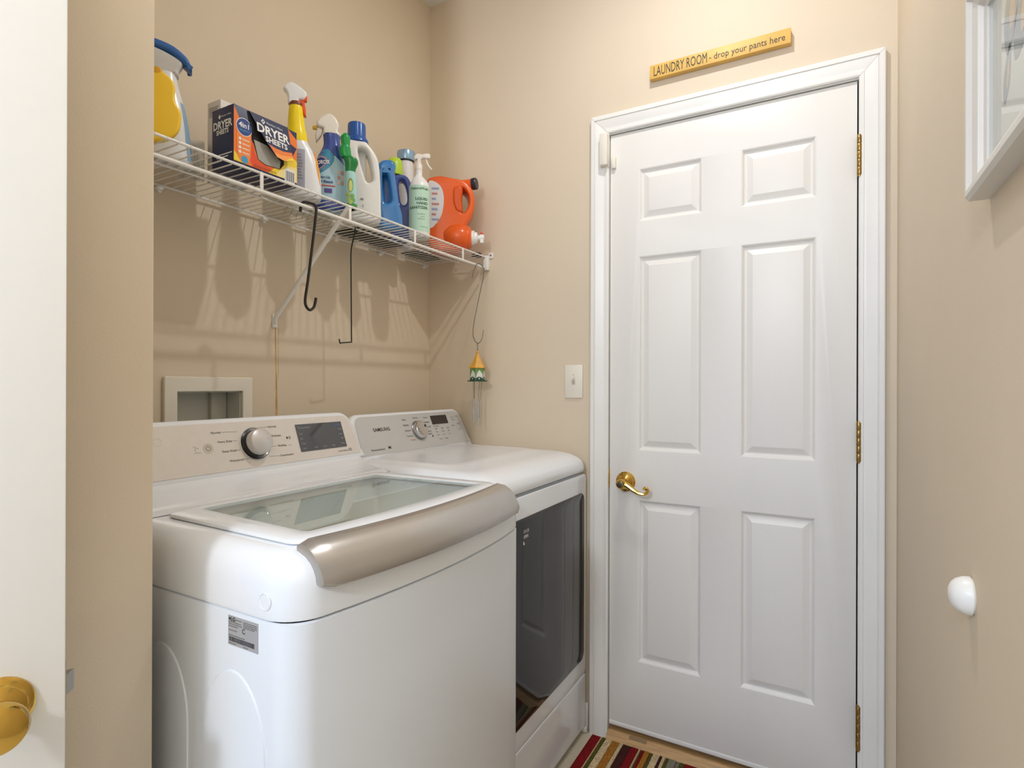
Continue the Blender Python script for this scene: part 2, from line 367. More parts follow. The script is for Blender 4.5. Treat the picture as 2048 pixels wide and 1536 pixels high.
# ------------------------------------------------------------------ rug
rg = thing('striped_rug', 'multicolour striped rug on the floor by the door', 'rug', (-0.4, -1.1, 0))
edges = [-0.738, -0.770, -0.7755, -0.787, -0.811, -0.837, -0.849, -0.876, -0.902, -0.909, -0.913, -0.922, -0.940, -0.950, -0.972, -0.980, -0.991, -1.001, -1.026, -1.037, -1.052, -1.096, -1.13, -1.15, -1.19, -1.20, -1.24, -1.27, -1.29, -1.34, -1.37, -1.40, -1.45]
names = ['maroon', 'tan', 'olive', 'cream', 'ochre', 'cream', 'brown', 'maroon', 'tan', 'olive', 'maroon', 'ochre', 'olive', 'cream', 'brown', 'cream', 'olive', 'grey', 'grey', 'olive', 'maroon', 'maroon', 'cream', 'ochre', 'cream', 'brown', 'maroon', 'olive', 'cream', 'grey', 'ochre', 'maroon']
RC = {'maroon': (128, 26, 30), 'tan': (196, 164, 122), 'olive': (88, 84, 40), 'cream': (212, 188, 148), 'ochre': (168, 112, 46), 'brown': (70, 36, 34), 'grey': (136, 130, 112)}
RM = {k: mat('rug_' + k, v, 0.95, var=0.20, vscale=180, bump=1.0, bscale=520, spec=0.1) for k, v in RC.items()}
for i in range(len(edges) - 1):
    a, b = edges[i], edges[i + 1]
    mk('stripe', box(-0.62, -0.034, b + 0.0004, a - 0.0004, 0.0, 0.0145 + 0.0008 * (i % 3), 0.0018), RM[names[i]], rg)

# ------------------------------------------------------------------ picture on right wall
pf = thing('picture_frame', 'white framed pale print on the right hand wall', 'picture', (-1.25, YR, 1.43))
fx0, fx1, fz0, fz1 = -1.46, -1.028, 1.4418, 1.684; fr = 0.033; fy = YR + 0.024
FRM = mat('frame_white', (226, 221, 213), 0.4, var=0.02)
def rail(p0, p1, q0, q1):  # outer p, inner q in (x,z); mitred moulded rail
    pr = [(0, 0), (0, 0.020), (0.12, 0.024), (0.30, 0.024), (0.42, 0.019), (0.75, 0.016), (0.82, 0.011), (1.0, 0.009), (1.0, 0)]
    A = [(p0[0] + (q0[0] - p0[0]) * s, YR + t, p0[1] + (q0[1] - p0[1]) * s) for s, t in pr]
    B = [(p1[0] + (q1[0] - p1[0]) * s, YR + t, p1[1] + (q1[1] - p1[1]) * s) for s, t in pr]
    return loft([A, B])
o4 = [(fx0, fz0), (fx1, fz0), (fx1, fz1), (fx0, fz1)]; i4 = [(fx0 + fr, fz0 + fr), (fx1 - fr, fz0 + fr), (fx1 - fr, fz1 - fr), (fx0 + fr, fz1 - fr)]
for k in range(4): mk('frame_rail', rail(o4[k], o4[(k + 1) % 4], i4[k], i4[(k + 1) % 4]), FRM, pf, sharp=20)
prt = mk('print', box(fx0 + fr, fx1 - fr, YR + 0.001, YR + 0.004, fz0 + fr, fz1 - fr), mat('print_paper', (232, 228, 220), 0.7, var=0.015), pf)
MPF = frame_m((fx1 - fr, YR + 0.0042, fz0 + fr), (-1, 0, 0), (0, 0, 1))
leafm = mat('print_leaf', (168, 172, 176), 0.7, var=0.08, vscale=60); leafo = mat('print_leaf_warm', (222, 190, 160), 0.7)
for cx, cy, a, L, wd_ in ((0.075, 0.130, 1.25, 0.090, 0.046), (0.115, 0.105, 0.9, 0.09, 0.046), (0.060, 0.070, 1.2, 0.06, 0.022), (0.17, 0.13, 0.9, 0.10, 0.050), (0.24, 0.10, 1.2, 0.10, 0.046)):
    q = [(-L / 2, 0), (-L / 5, wd_ / 2), (L / 6, wd_ / 2.2), (L / 2, 0), (L / 6, -wd_ / 2.4), (-L / 5, -wd_ / 2)]
    q = [(cx + x * math.cos(a) - y * math.sin(a), cy + x * math.sin(a) + y * math.cos(a)) for x, y in spl(q, 3)]
    mk('printed_leaf', slab_on(MPF, q, 0.0003), leafm, prt)
    q2 = [(cx + 0.004 + (x - cx) * .35, cy - 0.002 + (y - cy) * .5) for x, y in q]
    mk('printed_leaf', slab_on(MPF, q2, 0.0005), leafo, prt)
mk('glass', box(fx0 + fr, fx1 - fr, YR + 0.0065, YR + 0.008, fz0 + fr, fz1 - fr), glassmat('picture_glass', (250, 252, 252), 1.0, 0.01, 1.45), pf)

# wall bumper
bp = thing('wall_bumper', 'round white dome door bumper on the right hand wall', 'door bumper', (-0.94, YR, 0.952))
mk('dome', lathe([(0.0245, 0), (0.0245, 0.002), (0.0235, 0.008), (0.0205, 0.0145), (0.0155, 0.0195), (0.009, 0.0225), (0.0, 0.0235)], 28, axis_m((-0.9405, YR + 0.002, 0.950), (0, 1, 0)), True, False), PLAS, bp)
mk('base_ring', lathe([(0.0225, 0), (0.0225, 0.0022)], 24, axis_m((-0.9405, YR, 0.950), (0, 1, 0))), CREAM, bp)

# ------------------------------------------------------------------ open white door at left
dd = Vector((-0.95, 0.31, 0)).normalized(); nn = Vector((-0.31, -0.95, 0)).normalized()   # along door, facing camera
E0 = Vector((-1.5546, -0.671, 0))
d2 = thing('door_2', None, None, (E0.x, E0.y, 0)); struct(d2, 'open white door at the left with brass knob')
MD = Matrix(((dd.x, nn.x, 0, E0.x), (dd.y, nn.y, 0, E0.y), (0, 0, 1, 0), (0, 0, 0, 1)))
lf2 = mk('door_leaf', xf(box(0, 0.70, -0.035, 0, 0.012, 2.06, 0.0015), MD), mat('left_door_paint', (236, 236, 233), 0.4, var=0.006), d2)
kz = 0.866
MK = MD @ Matrix.Translation((0.059, 0, kz)) @ Matrix.Rotation(-PI / 2, 4, 'X')
kn = mk('door_knob', lathe([(0.0, 0), (0.033, 0), (0.0328, 0.003), (0.029, 0.0065), (0.0265, 0.0075), (0.0255, 0.0105), (0.020, 0.014), (0.013, 0.017), (0.0115, 0.028), (0.0125, 0.033), (0.019, 0.037), (0.0255, 0.046), (0.0268, 0.053), (0.0245, 0.060), (0.0175, 0.065), (0.0, 0.0665)], 36, MK, False, False), BRASS, d2)
mk('latch_plate', xf(box(-0.0012, 0.0, -0.030, -0.005, kz - 0.028, kz + 0.028), MD), STEEL, d2)
mk('latch_bolt', xf(loft([[(0, -0.024, kz - 0.012), (0, -0.011, kz - 0.012), (0, -0.011, kz + 0.012), (0, -0.024, kz + 0.012)], [(-0.010, -0.024, kz - 0.012), (-0.003, -0.011, kz - 0.012), (-0.003, -0.011, kz + 0.012), (-0.010, -0.024, kz + 0.012)]]), MD), STEEL, d2)

# ------------------------------------------------------------------ washer outlet box in back wall
ob = thing('washer_outlet_box', 'cream recessed outlet box in the wall above the washer', 'outlet box', (-0.955, 0, 1.03))
ofv = curve_mesh([rrect(-1.077, -0.832, 1.012, 1.2415, 0.004, 3, 2), [(BX[0], BX[2]), (BX[0], BX[3]), (BX[1], BX[3]), (BX[1], BX[2])]], 0.012, 0.002, 2)
mk('face_frame', flip_wall(ofv, -0.006), CREAM, ob)
gi = mat('box_interior', (206, 206, 196), 0.5)
x0, x1, z0, z1 = BX
for nm, vf in (('back_panel', box(x0, x1, 0.070, 0.074, z0, z1)), ('side_panel', box(x0, x0 + 0.003, -0.001, 0.070, z0, z1)), ('side_panel', box(x1 - 0.003, x1, -0.001, 0.070, z0, z1)), ('top_panel', box(x0, x1, -0.001, 0.070, z1 - 0.003, z1)), ('bottom_panel', box(x0, x1, -0.001, 0.070, z0, z0 + 0.003))):
    mk(nm, vf, gi, ob)
mk('corner_boss', box(x1 - 0.05, x1 - 0.005, 0.055, 0.070, 1.075, 1.20, 0.002), gi, ob)
vm = mat('valve_blue', (70, 96, 140), 0.4)
mk('valve', lathe([(0.016, 0), (0.016, 0.03), (0.012, 0.034)], 16, axis_m((-1.0, 0.05, 1.06), (0, 0, 1))), STEEL, ob)

# ------------------------------------------------------------------ washer
wx0, wx1 = -1.350, -0.681; wyb = -0.075; wyf = -0.806; wxc = (wx0 + wx1) / 2; whw = (wx1 - wx0) / 2
BOW = 0.036
def bow(p, k=1.0):
    x, y = p; f = max(0.0, min(1.0, (-0.42 - y) / (-0.42 - wyf)))
    return (x, y - k * BOW * f * f * (1 - min(1, ((x - wxc) / whw) ** 2)))
def wl(z, ins, r=0.05, k=1.0): return [(*bow(p, k), z) for p in rrect(wx0 + ins, wx1 - ins, wyf + ins, wyb - ins, r, 8, 12)]
ws = thing('top_load_washer', 'white top load washer with champagne console and glass lid', 'washer', (wxc, -0.44, 0))
body = mk('cabinet', loft([wl(0.03, 0.004, .04), wl(0.034, 0.002, .04), wl(0.884, 0.002, .04), wl(0.886, 0.006, .04)], True, False), ENAMS, ws)
for sx in (wx0 + 0.06, wx1 - 0.06):
    for sy in (wyf + 0.07, wyb - 0.07): mk('foot', lathe([(0.022, 0), (0.022, 0.012), (0.012, 0.014), (0.012, 0.04)], 14, Matrix.Translation((sx, sy, 0))), DARK, ws)
def wtop(z, ins, r): return wl(z, ins, r)
gx = (-1.262, -0.766, -0.735, -0.432)        # lid glass window
def openloop(z, g=0.0):
    out = []
    for p in rrect(gx[0] + g, gx[1] - g, gx[2] + g, gx[3] - g, 0.012, 8, 12):
        t = (gx[3] - p[1]) / (gx[3] - gx[2]); k = 0.93 + 0.07 * t
        cx = (gx[0] + gx[1]) / 2; x = cx + (p[0] - cx) * k
        out.append((x, p[1] - 0.35 * BOW * t * (1 - ((x - cx) / 0.27) ** 2), z))
    return out
R0 = 0.05
ring = [wtop(0.8875, 0.006, R0), wtop(0.889, 0.001, R0), wtop(0.894, 0.0, R0), wtop(0.935, 0.002, R0)]
for k in range(1, 8):
    a = k / 7 * PI / 2; ring.append(wtop(0.935 + 0.048 * math.sin(a), 0.002 + 0.038 * (1 - math.cos(a)), R0 + 0.012 * k / 7))
ring.append(wtop(0.983, 0.046, 0.05)); ring.append(openloop(0.9825, -0.014)); ring.append(openloop(0.972, -0.010))
tc_ = mk('top_cover', loft(ring, False, False), ENAM, ws)
mk('tub_ring', loft([openloop(0.972, -0.010), openloop(0.90, 0.015), [((-1.01 + 0.245 * math.cos(a_), -0.575 + 0.17 * math.sin(a_), 0.86)) for a_ in [math.atan2((p[1] + 0.575) / 0.17, (p[0] + 1.01) / 0.245) for p in openloop(0, 0)]]], False, False), mat('tub_grey', (234, 235, 234), 0.4), ws)
dr = mk('drum', loft([[(-1.01 + 0.245 * math.cos(a_), -0.575 + 0.17 * math.sin(a_), z) for a_ in [2 * PI * k / 40 for k in range(40)]] for z in (0.862, 0.82, 0.76)][::-1], True, False), mat('drum_beige', (232, 225, 214), 0.4), ws)
# lid
def lidloop(z, ins):
    out = []
    for p in rrect(-1.306 + ins, -0.726 - ins, -0.770 + ins, -0.402 - ins, 0.03, 8, 12):
        t = (-0.402 - p[1]) / 0.368; k = 0.965 + 0.035 * t
        x = wxc + (p[0] - wxc) * k
        out.append((x, p[1] - 0.6 * BOW * t * t * (1 - ((x - wxc) / 0.30) ** 2), z))
    return out
lid = mk('lid', loft([openloop(0.9845, -0.006), lidloop(0.9835, 0.002), lidloop(0.9855, 0.0), lidloop(0.9895, 0.001), lidloop(0.9915, 0.004), openloop(0.9925, -0.002), openloop(0.9915, 0.0), openloop(0.9845, 0.0)], False, False), ENAM, ws)
gl = openloop(0.990, 0.001)
mk('glass_pane', loft([[(x, y, 0.987) for x, y, z in gl], [(x, y, 0.9905) for x, y, z in gl]]), glassmat('lid_glass', (246, 250, 249), 1.0, 0.01, 1.6), lid)
# silver handle along the lid front
hp = [(-0.776, 0.9900), (-0.783, 0.9945), (-0.797, 0.9930), (-0.813, 0.9840), (-0.828, 0.9680), (-0.838, 0.9500), (-0.842, 0.9380), (-0.839, 0.9320), (-0.830, 0.9300), (-0.818, 0.9340), (-0.803, 0.9470), (-0.786, 0.9650), (-0.776, 0.9800)]
NH = 36; hl = []
hx0, hx1 = -1.308, -0.733
for k in range(NH + 1):
    s = k / NH; x = hx0 + (hx1 - hx0) * s
    e = min(s, 1 - s) * (hx1 - hx0); end = min(1.0, e / 0.022); sc = math.sqrt(max(0.0, 1 - (1 - end) ** 2)) * 0.14 + 0.86
    cy_, cz_ = -0.808, 0.962
    dyb = -0.9 * BOW * (1 - ((x - wxc) / 0.31) ** 2) + 0.014
    hl.append([(x, cy_ + (y - cy_) * sc + dyb, cz_ + (z - cz_) * sc) for y, z in hp])
mk('handle', loft(hl), SILVH, lid, sharp=50)
# rear deck rising to the console
dk = [(-0.398, 0.984), (-0.385, 0.9905), (-0.372, 0.992), (-0.352, 0.992), (-0.340, 0.998), (-0.318, 1.003), (-0.298, 1.013), (-0.290, 1.022), (-0.240, 1.022), (-0.10, 1.00), (-0.10, 0.98)]
dl_ = []
for x, q in ((wx0 + 0.004, 0.012), (wx0 + 0.008, 0.004), (wx0 + 0.018, 0.0), (wx1 - 0.018, 0.0), (wx1 - 0.008, 0.004), (wx1 - 0.004, 0.012)):
    dl_.append([(x, y, z - q * (1 if z > 0.985 else 0)) for y, z in dk])
mk('rear_deck', loft(dl_), ENAM, ws)
# console
pb, pt_ = Vector((0, -0.290, 1.0255)), Vector((0, -0.2445, 1.1465))
vdir = (pt_ - pb).normalized()
MC = frame_m((wxc, pb.y, pb.z), (1, 0, 0), vdir)     # u across, v up the slope, n to the front
H = (pt_ - pb).length
cu0, cu1 = wx0 - wxc + 0.003, wx1 - wxc - 0.004
def con_loop(ins, n, ztop=0.0):
    pts = []
    r = 0.045 - ins * 0.6
    u0, u1, v0, v1 = cu0 + ins, cu1 - ins, -0.008 + ins * 0.3, H - ins
    pts = [(u0, v0), (u1 + 0.018, v0)]
    pts = [(u0 - 0.018, v0)]
    pts += [(u1 + 0.018, v0), (u1 + 0.006, v0 + 0.03)]
    for k in range(9):
        a = k / 8 * PI / 2; pts.append((u1 - r + r * math.cos(a), v1 - r + r * math.sin(a)))
    for k in range(9):
        a = PI / 2 + k / 8 * PI / 2; pts.append((u0 + r + r * math.cos(a), v1 - r + r * math.sin(a)))
    pts.append((u0 - 0.006, v0 + 0.03))
    return [tuple(MC @ Vector((a, b, n))) for a, b in pts]
con = mk('console', loft([con_loop(0.006, -0.10), con_loop(0.0, -0.09), con_loop(0.0, -0.010), con_loop(0.002, -0.004), con_loop(0.006, -0.001), con_loop(0.012, 0.0)]), ENAM, ws, sharp=50)
pnl = []
r = 0.032; u0, u1, v0, v1 = cu0 + 0.013, cu1 - 0.013, 0.004, H - 0.013
pnl = [(u0 - 0.012, v0), (u1 + 0.010, v0)]
pnl += [(u1 + 0.011, v0 + 0.008)]
for k in range(9):
    a = k / 8 * PI / 2; pnl.append((u1 - r + r * math.cos(a), v1 - r + r * math.sin(a)))
for k in range(9):
    a = PI / 2 + k / 8 * PI / 2; pnl.append((u0 + r + r * math.cos(a), v1 - r + r * math.sin(a)))
pan = mk('control_panel', slab_on(MC, pnl, 0.0014, 0.0), SILV, con)
ko = (0.004, 0.060)
MKN = MC @ Matrix.Translation((ko[0], ko[1], 0.0014))
mk('dial_ring', lathe([(0.040, 0), (0.040, 0.0015), (0.0385, 0.0022), (0.037, 0.001), (0.030, -0.0005), (0.029, 0.0)], 40, MKN, False, False), CHROME, con)
mk('dial_skirt', lathe([(0.033, 0.0), (0.031, 0.006), (0.0295, 0.010)], 36, MKN), DARK, con)
mk('dial_knob', lathe([(0.0295, 0.008), (0.0300, 0.012), (0.0295, 0.024), (0.0280, 0.0275), (0.0255, 0.0290), (0.0, 0.0305)], 40, MKN, True, False), mat('dial_silver', (208, 206, 204), 0.3, metal=0.3), con)
def ptext(s, u, v, size, m=INKL, al='LEFT', par=con, M=MC): text('lettering', s, M @ Matrix.Translation((u, v, 0.0014)), size, m, par, al)
for s, u, v in (('Normal', -0.076, 0.094), ('Heavy Duty', -0.053, 0.072), ('Deep Wash', -0.047, 0.049), ('Waterproof', -0.034, 0.026)): ptext(s, u, v, 0.0073, INK, 'RIGHT')
for s, u, v in (('Normal', 0.048, 0.0985), ('Delicates', 0.052, 0.075), ('Bedding', 0.064, 0.049), ('Downloaded', 0.064, 0.024)): ptext(s, u, v, 0.0073, INK)
for a, b in (((-0.074, 0.094), (-0.036, 0.093)), ((-0.051, 0.072), (-0.040, 0.071)), ((-0.045, 0.049), (-0.037, 0.049)), ((-0.032, 0.026), (-0.014, 0.027)), ((0.020, 0.0985), (0.046, 0.0985)), ((0.044, 0.075), (0.050, 0.075)), ((0.044, 0.049), (0.062, 0.049)), ((0.034, 0.025), (0.062, 0.024))):
    d_ = Vector((b[0] - a[0], b[1] - a[1])).normalized(); nx, ny = -d_.y * 0.0003, d_.x * 0.0003
    mk('pointer_line', slab_on(MC, [(a[0] - nx, a[1] - ny), (b[0] - nx, b[1] - ny), (b[0] + nx, b[1] + ny), (a[0] + nx, a[1] + ny)], 0.0004, 0.0014), INKL, con)
po = (-0.112, 0.060)
pw = mk('power_button', slab_on(MC, disc_pts(*po, 0.0115, 32), 0.0005, 0.0014), mat('button_silver', (205, 197, 188), 0.3, metal=0.5), con)
def arc_strip(cx, cy, r, a0, a1, t, n=20):
    o_ = [(cx + (r + t) * math.cos(a0 + (a1 - a0) * k / n), cy + (r + t) * math.sin(a0 + (a1 - a0) * k / n)) for k in range(n + 1)]
    i_ = [(cx + r * math.cos(a0 + (a1 - a0) * k / n), cy + r * math.sin(a0 + (a1 - a0) * k / n)) for k in range(n + 1)]
    return o_ + i_[::-1]
mk('power_symbol', join(slab_on(MC, arc_strip(*po, 0.0050, PI / 2 + .6, PI / 2 + 2 * PI - .6, 0.0008), 0.0003, 0.0019), slab_on(MC, [(po[0] - .0004, po[1] + .001), (po[0] + .0004, po[1] + .001), (po[0] + .0004, po[1] + .0075), (po[0] - .0004, po[1] + .0075)], 0.0003, 0.0019)), INK, pw)
mk('remote_symbol', join(slab_on(MC, arc_strip(-0.138, 0.060, 0.0035, 0, 4.5, 0.0006), 0.0003, 0.0014), slab_on(MC, [(-0.1445, 0.052), (-0.130, 0.052), (-0.130, 0.0526), (-0.1445, 0.0526)], 0.0003, 0.0014), slab_on(MC, [(-0.1445, 0.0655), (-0.140, 0.0655), (-0.140, 0.0662), (-0.1445, 0.0662)], 0.0003, 0.0014)), INKL, con)
mk('brand_mark', slab_on(MC, arc_strip(-0.215, 0.083, 0.008, 0, 2 * PI - 0.5, 0.0007), 0.0002, 0.0014), mat('pale_silver', (200, 190, 180), 0.35, metal=0.5), con)
mk('play_symbol', join(slab_on(MC, [(0.093, 0.063), (0.099, 0.067), (0.093, 0.071)], 0.0003, 0.0014), slab_on(MC, [(0.1005, 0.063), (0.1017, 0.063), (0.1017, 0.071), (0.1005, 0.071)], 0.0003, 0.0014), slab_on(MC, [(0.1035, 0.063), (0.1047, 0.063), (0.1047, 0.071), (0.1035, 0.071)], 0.0003, 0.0014)), INK, con)
mk('pointer_line', slab_on(MC, [(0.092, 0.047), (0.105, 0.047), (0.105, 0.0475), (0.092, 0.0475)], 0.0003, 0.0014), INK, con)
scr = [(0.127, 0.026), (0.282, 0.026), (0.282, 0.099), (0.127, 0.099)]
sc_ = mk('screen', slab_on(MC, scr, 0.0010, 0.0014), mat('screen_black', (26, 25, 27), 0.05, spec=1.0, coat=0.6), con)
SCT = mat('screen_text', (170, 172, 176), 0.5); SCB = mat('screen_text_blue', (96, 140, 190), 0.5)
MSC = MC @ Matrix.Translation((0, 0, 0.0025))
for s, u, v, sz, m_, al in (('TurboWash', 0.132, 0.089, 0.008, SCT, 'LEFT'), ('Remote', 0.277, 0.091, 0.008, SCB, 'RIGHT'), ('Wash', 0.277, 0.077, 0.0062, SCT, 'RIGHT'), ('Soak', 0.132, 0.073, 0.0062, SCT, 'LEFT'), ('Rinse', 0.277, 0.064, 0.0062, SCT, 'RIGHT'), ('Soil', 0.132, 0.060, 0.0062, SCT, 'LEFT'), ('Spin', 0.277, 0.051, 0.0062, SCT, 'RIGHT'), ('Temp', 0.132, 0.047, 0.0062, SCT, 'LEFT'), ('Delay', 0.277, 0.037, 0.0062, SCT, 'RIGHT'), ('Add', 0.134, 0.034, 0.006, SCT, 'LEFT'), ('Cold', 0.170, 0.034, 0.006, SCT, 'LEFT'), ('Light', 0.200, 0.034, 0.006, SCT, 'LEFT'), ('High', 0.230, 0.034, 0.006, SCT, 'LEFT')):
    text('screen_text', s, MSC @ Matrix.Translation((u, v, 0)), sz, m_, sc_, al)
ptext('Direct Drive', 0.248, 0.0155, 0.0065, INK); text('lettering', '10', MC @ Matrix.Translation((0.283, 0.0165, 0.0014)), 0.013, INK, con)
# side sticker
MSD = frame_m((wx0 + 0.002, -0.704, 0.858), (0, -1, 0), (0, 0, 1))
stk = mk('rating_sticker', slab_on(MSD, [(-0.0345, -0.022), (0.0345, -0.022), (0.0345, 0.0215), (-0.0345, 0.0215)], 0.0003), mat('sticker_grey', (176, 178, 182), 0.4, metal=0.2), ws)
text('sticker_text', 'LG', MSD @ Matrix.Translation((-0.028, 0.0165, 0.0003)), 0.0085, INK, stk, 'LEFT', 1.0, 0.0002)
mk('sticker_logo', slab_on(MSD, disc_pts(-0.0308, 0.0165, 0.0021, 16), 0.0002, 0.0003), INK, stk)
bars = []
random.seed(7)
for r_, (v, us) in enumerate(((0.012, (-0.033, -0.004)), (0.009, (-0.033, -0.002)), (0.006, (-0.033, -0.012)), (0.000, (-0.033, -0.014)), (0.0165, (-0.017, -0.003)), (0.0165, (0.001, 0.031)), (0.0140, (0.001, 0.031)), (0.0115, (0.001, 0.031)), (0.009, (0.001, 0.026)), (-0.0075, (-0.033, 0.004)), (-0.0195, (-0.033, -0.015)), (-0.0195, (0.001, 0.012)))):
    u = us[0]
    while u < us[1]:
        L = random.uniform(0.002, 0.005); bars.append(slab_on(MSD, [(u, v - 0.0006), (min(us[1], u + L), v - 0.0006), (min(us[1], u + L), v + 0.0007), (u, v + 0.0007)], 0.0002, 0.0003)); u += L + 0.0009
mk('fine_print', join(*bars), INKL, stk)
bars = []; u = -0.032
while u < 0.026:
    L = random.choice((0.0005, 0.0008, 0.0012)); bars.append(slab_on(MSD, [(u, -0.0165), (u + L, -0.0165), (u + L, -0.0095), (u, -0.0095)], 0.0002, 0.0003)); u += L + random.choice((0.0005, 0.0007))
mk('barcode', join(*bars), INK, stk)
mk('approval_mark', slab_on(MSD, arc_strip(0.002, 0.0035, 0.0026, 0.7, 5.8, 0.0012), 0.0002, 0.0003), INK, stk)
# embossed arches and plug on side
def arch_path(c, w_, top, zb=0.05):
    P = [(wx0 + 0.0021, c + w_, zb), (wx0 + 0.0021, c + w_, top - w_ * 1.6)]
    P += [(wx0 + 0.0021, c + w_ * math.cos(a), top - w_ * 1.6 + w_ * 1.6 * math.sin(a)) for a in [PI * k / 20 for k in range(1, 20)]]
    P += [(wx0 + 0.0021, c - w_, top - w_ * 1.6), (wx0 + 0.0021, c - w_, zb)]
    return P
def arch_plate(c, w_, top, zb=0.05):
    pts = [(p[1], p[2]) for p in arch_path(c, w_, top, zb)]
    L = lambda x, k: [(x, c + (y - c) * k, zb + (z - zb) * (1 - (1 - k) * .25)) for y, z in pts]
    return loft([L(wx0 + 0.004, 1.0), L(wx0 + 0.0018, 1.0), L(wx0 + 0.0002, 0.988), L(wx0 + 0.0001, 0.98)])
mk('side_embossing', arch_plate(-0.682, 0.072, 0.800), ENAMS, ws); mk('side_embossing', arch_plate(-0.497, 0.072, 0.800), ENAMS, ws)
mk('side_plug', lathe([(0.0125, -0.004), (0.0125, 0.0008), (0.0115, 0.0014), (0.0105, 0.0006), (0.0, 0.0006)], 28, axis_m((wx0 + 0.001, -0.754, 0.9145), (-1, 0, 0)), True, False), ENAM, tc_)

# ------------------------------------------------------------------ dryer
qx0, qx1, qyb, qyf = -0.660, -0.012, -0.060, -0.695
dy_ = thing('front_load_dryer', 'white dryer with silver console and dark glass door', 'dryer', ((qx0 + qx1) / 2, -0.38, 0))
def ql(z, ins, r=0.035, fr_=0.0, bk=None):
    yb_ = qyb - ins if bk is None else bk
    return [(x, y, z) for x, y in rrect(qx0 + ins, qx1 - ins, qyf + ins + fr_, yb_, r, 6, 8)]
mk('cabinet', loft([ql(0.022, 0.006, .02), ql(0.026, 0.003, .02), ql(0.914, 0.003, .02), ql(0.917, 0.010, .02)]), ENAMS, dy_)
for sx in (qx0 + 0.06, qx1 - 0.06):
    for sy in (qyf + 0.07, qyb - 0.07): mk('foot', lathe([(0.02, 0), (0.02, 0.012), (0.011, 0.014), (0.011, 0.03)], 14, Matrix.Translation((sx, sy, 0))), DARK, dy_)
# crowned top: height field profile
rt = [ql(0.9215, 0.014, .025, -0.006), ql(0.9225, 0.002, .03, -0.012), ql(0.932, 0.0, .035, -0.014), ql(0.944, 0.0, .04, -0.012)]
for k in range(1, 9):
    a = k / 8 * PI / 2
    rt.append([(x, y, z) for x, y, z in ql(0.944 + 0.046 * math.sin(a), 0.040 * (1 - math.cos(a)), 0.04 + 0.01 * k / 8, -0.012 + 0.055 * (1 - math.cos(a)))])
rt.append(ql(0.9945, 0.068, 0.05, 0.075)); rt.append(ql(0.9975, 0.078, 0.05, 0.085)); rt.append(ql(0.9968, 0.084, 0.05, 0.093)); rt.append(ql(1.0010, 0.16, 0.05, 0.17))
mk('top_panel', loft(rt), ENAM, dy_, sharp=60)
# front panel (slightly proud) and glass door
MF = frame_m(((qx0 + qx1) / 2, qyf + 0.003, 0), (1, 0, 0), (0, 0, 1)); hw = (qx1 - qx0) / 2
fd = curve_mesh([rrect(-hw + 0.004, hw - 0.004, 0.215, 0.912, 0.02, 4, 2)], 0.016, 0.003, 2)
dvr = mk('door', xf(fd, MF @ Matrix.Translation((0, 0, 0.006))), ENAM, dy_)
gd = curve_mesh([rrect(-hw + 0.035, hw - 0.026, 0.272, 0.850, 0.03, 6, 2)], 0.006, 0.002, 2)
mk('glass_panel', xf(gd, MF @ Matrix.Translation((0, 0, 0.0135))), mat('smoked_glass', (34, 32, 31), 0.04, spec=0.55), dvr)
lw = mat('white_print', (230, 230, 228), 0.5)
MG = MF @ Matrix.Translation((0, 0, 0.0168))
gu = -0.490 - (qx0 + qx1) / 2
text('lettering', 'DOOR', MG @ Matrix.Translation((gu, 0.812, 0)), 0.013, lw, dvr, sx=0.85); text('lettering', 'OPEN', MG @ Matrix.Translation((gu, 0.797, 0)), 0.013, lw, dvr, sx=0.85, bold=0.0002)
mk('arrow_mark', slab_on(MG, [(gu, 0.776), (gu + 0.010, 0.776), (gu, 0.788)], 0.0003), lw, dvr)
lp = curve_mesh([rrect(-hw + 0.004, hw - 0.004, 0.026, 0.212, 0.012, 4, 2)], 0.016, 0.003, 2)
mk('kick_panel', xf(lp, MF @ Matrix.Translation((0, 0, 0.006))), ENAM, dy_)
# dryer console
pb2, pt2 = Vector((0, -0.222, 1.0000)), Vector((0, -0.165, 1.1300)); vd2 = (pt2 - pb2).normalized(); H2 = (pt2 - pb2).length
kx0, kx1 = -0.618, -0.016; kc = (kx0 + kx1) / 2; khw = (kx1 - kx0) / 2
MQ = frame_m((kc, pb2.y, pb2.z), (1, 0, 0), vd2)
def qcon(ins, n, bot=0.0):
    r = 0.040 - ins * 0.5; u1 = khw - ins; v1 = H2 - ins; v0 = bot
    pts = [(-u1 - 0.012, v0), (u1 + 0.006, v0)]
    for k in range(9):
        a = k / 8 * PI / 2; pts.append((u1 - 0.012 - r + r * math.cos(a), v1 - r + r * math.sin(a)))
    for k in range(9):
        a = PI / 2 + k / 8 * PI / 2; pts.append((-u1 + r + r * math.cos(a), v1 - r + r * math.sin(a)))
    return [tuple(MQ @ Vector((a, b, n))) for a, b in pts]
qc = mk('console', loft([qcon(0.006, -0.09, -0.03), qcon(0.0, -0.08, -0.03), qcon(0.0, -0.008, -0.03), qcon(0.002, -0.003, -0.03), qcon(0.007, 0.0, -0.03)]), ENAM, dy_, sharp=50)
r = 0.030; u1 = khw - 0.016; v1 = H2 - 0.012
qp = [(-u1 - 0.006, 0.002), (u1 + 0.010, 0.002)]
for k in range(9):
    a = k / 8 * PI / 2; qp.append((u1 - 0.010 - r + r * math.cos(a), v1 - r + r * math.sin(a)))
for k in range(9):
    a = PI / 2 + k / 8 * PI / 2; qp.append((-u1 + r + r * math.cos(a), v1 - r + r * math.sin(a)))
mk('control_panel', slab_on(MQ, qp, 0.0012), SILVD, qc)
def qt(s, u, v, size, m=INKL, al='LEFT', bold=0.0): text('lettering', s, MQ @ Matrix.Translation((u, v, 0.0012)), size, m, qc, al, bold=bold)
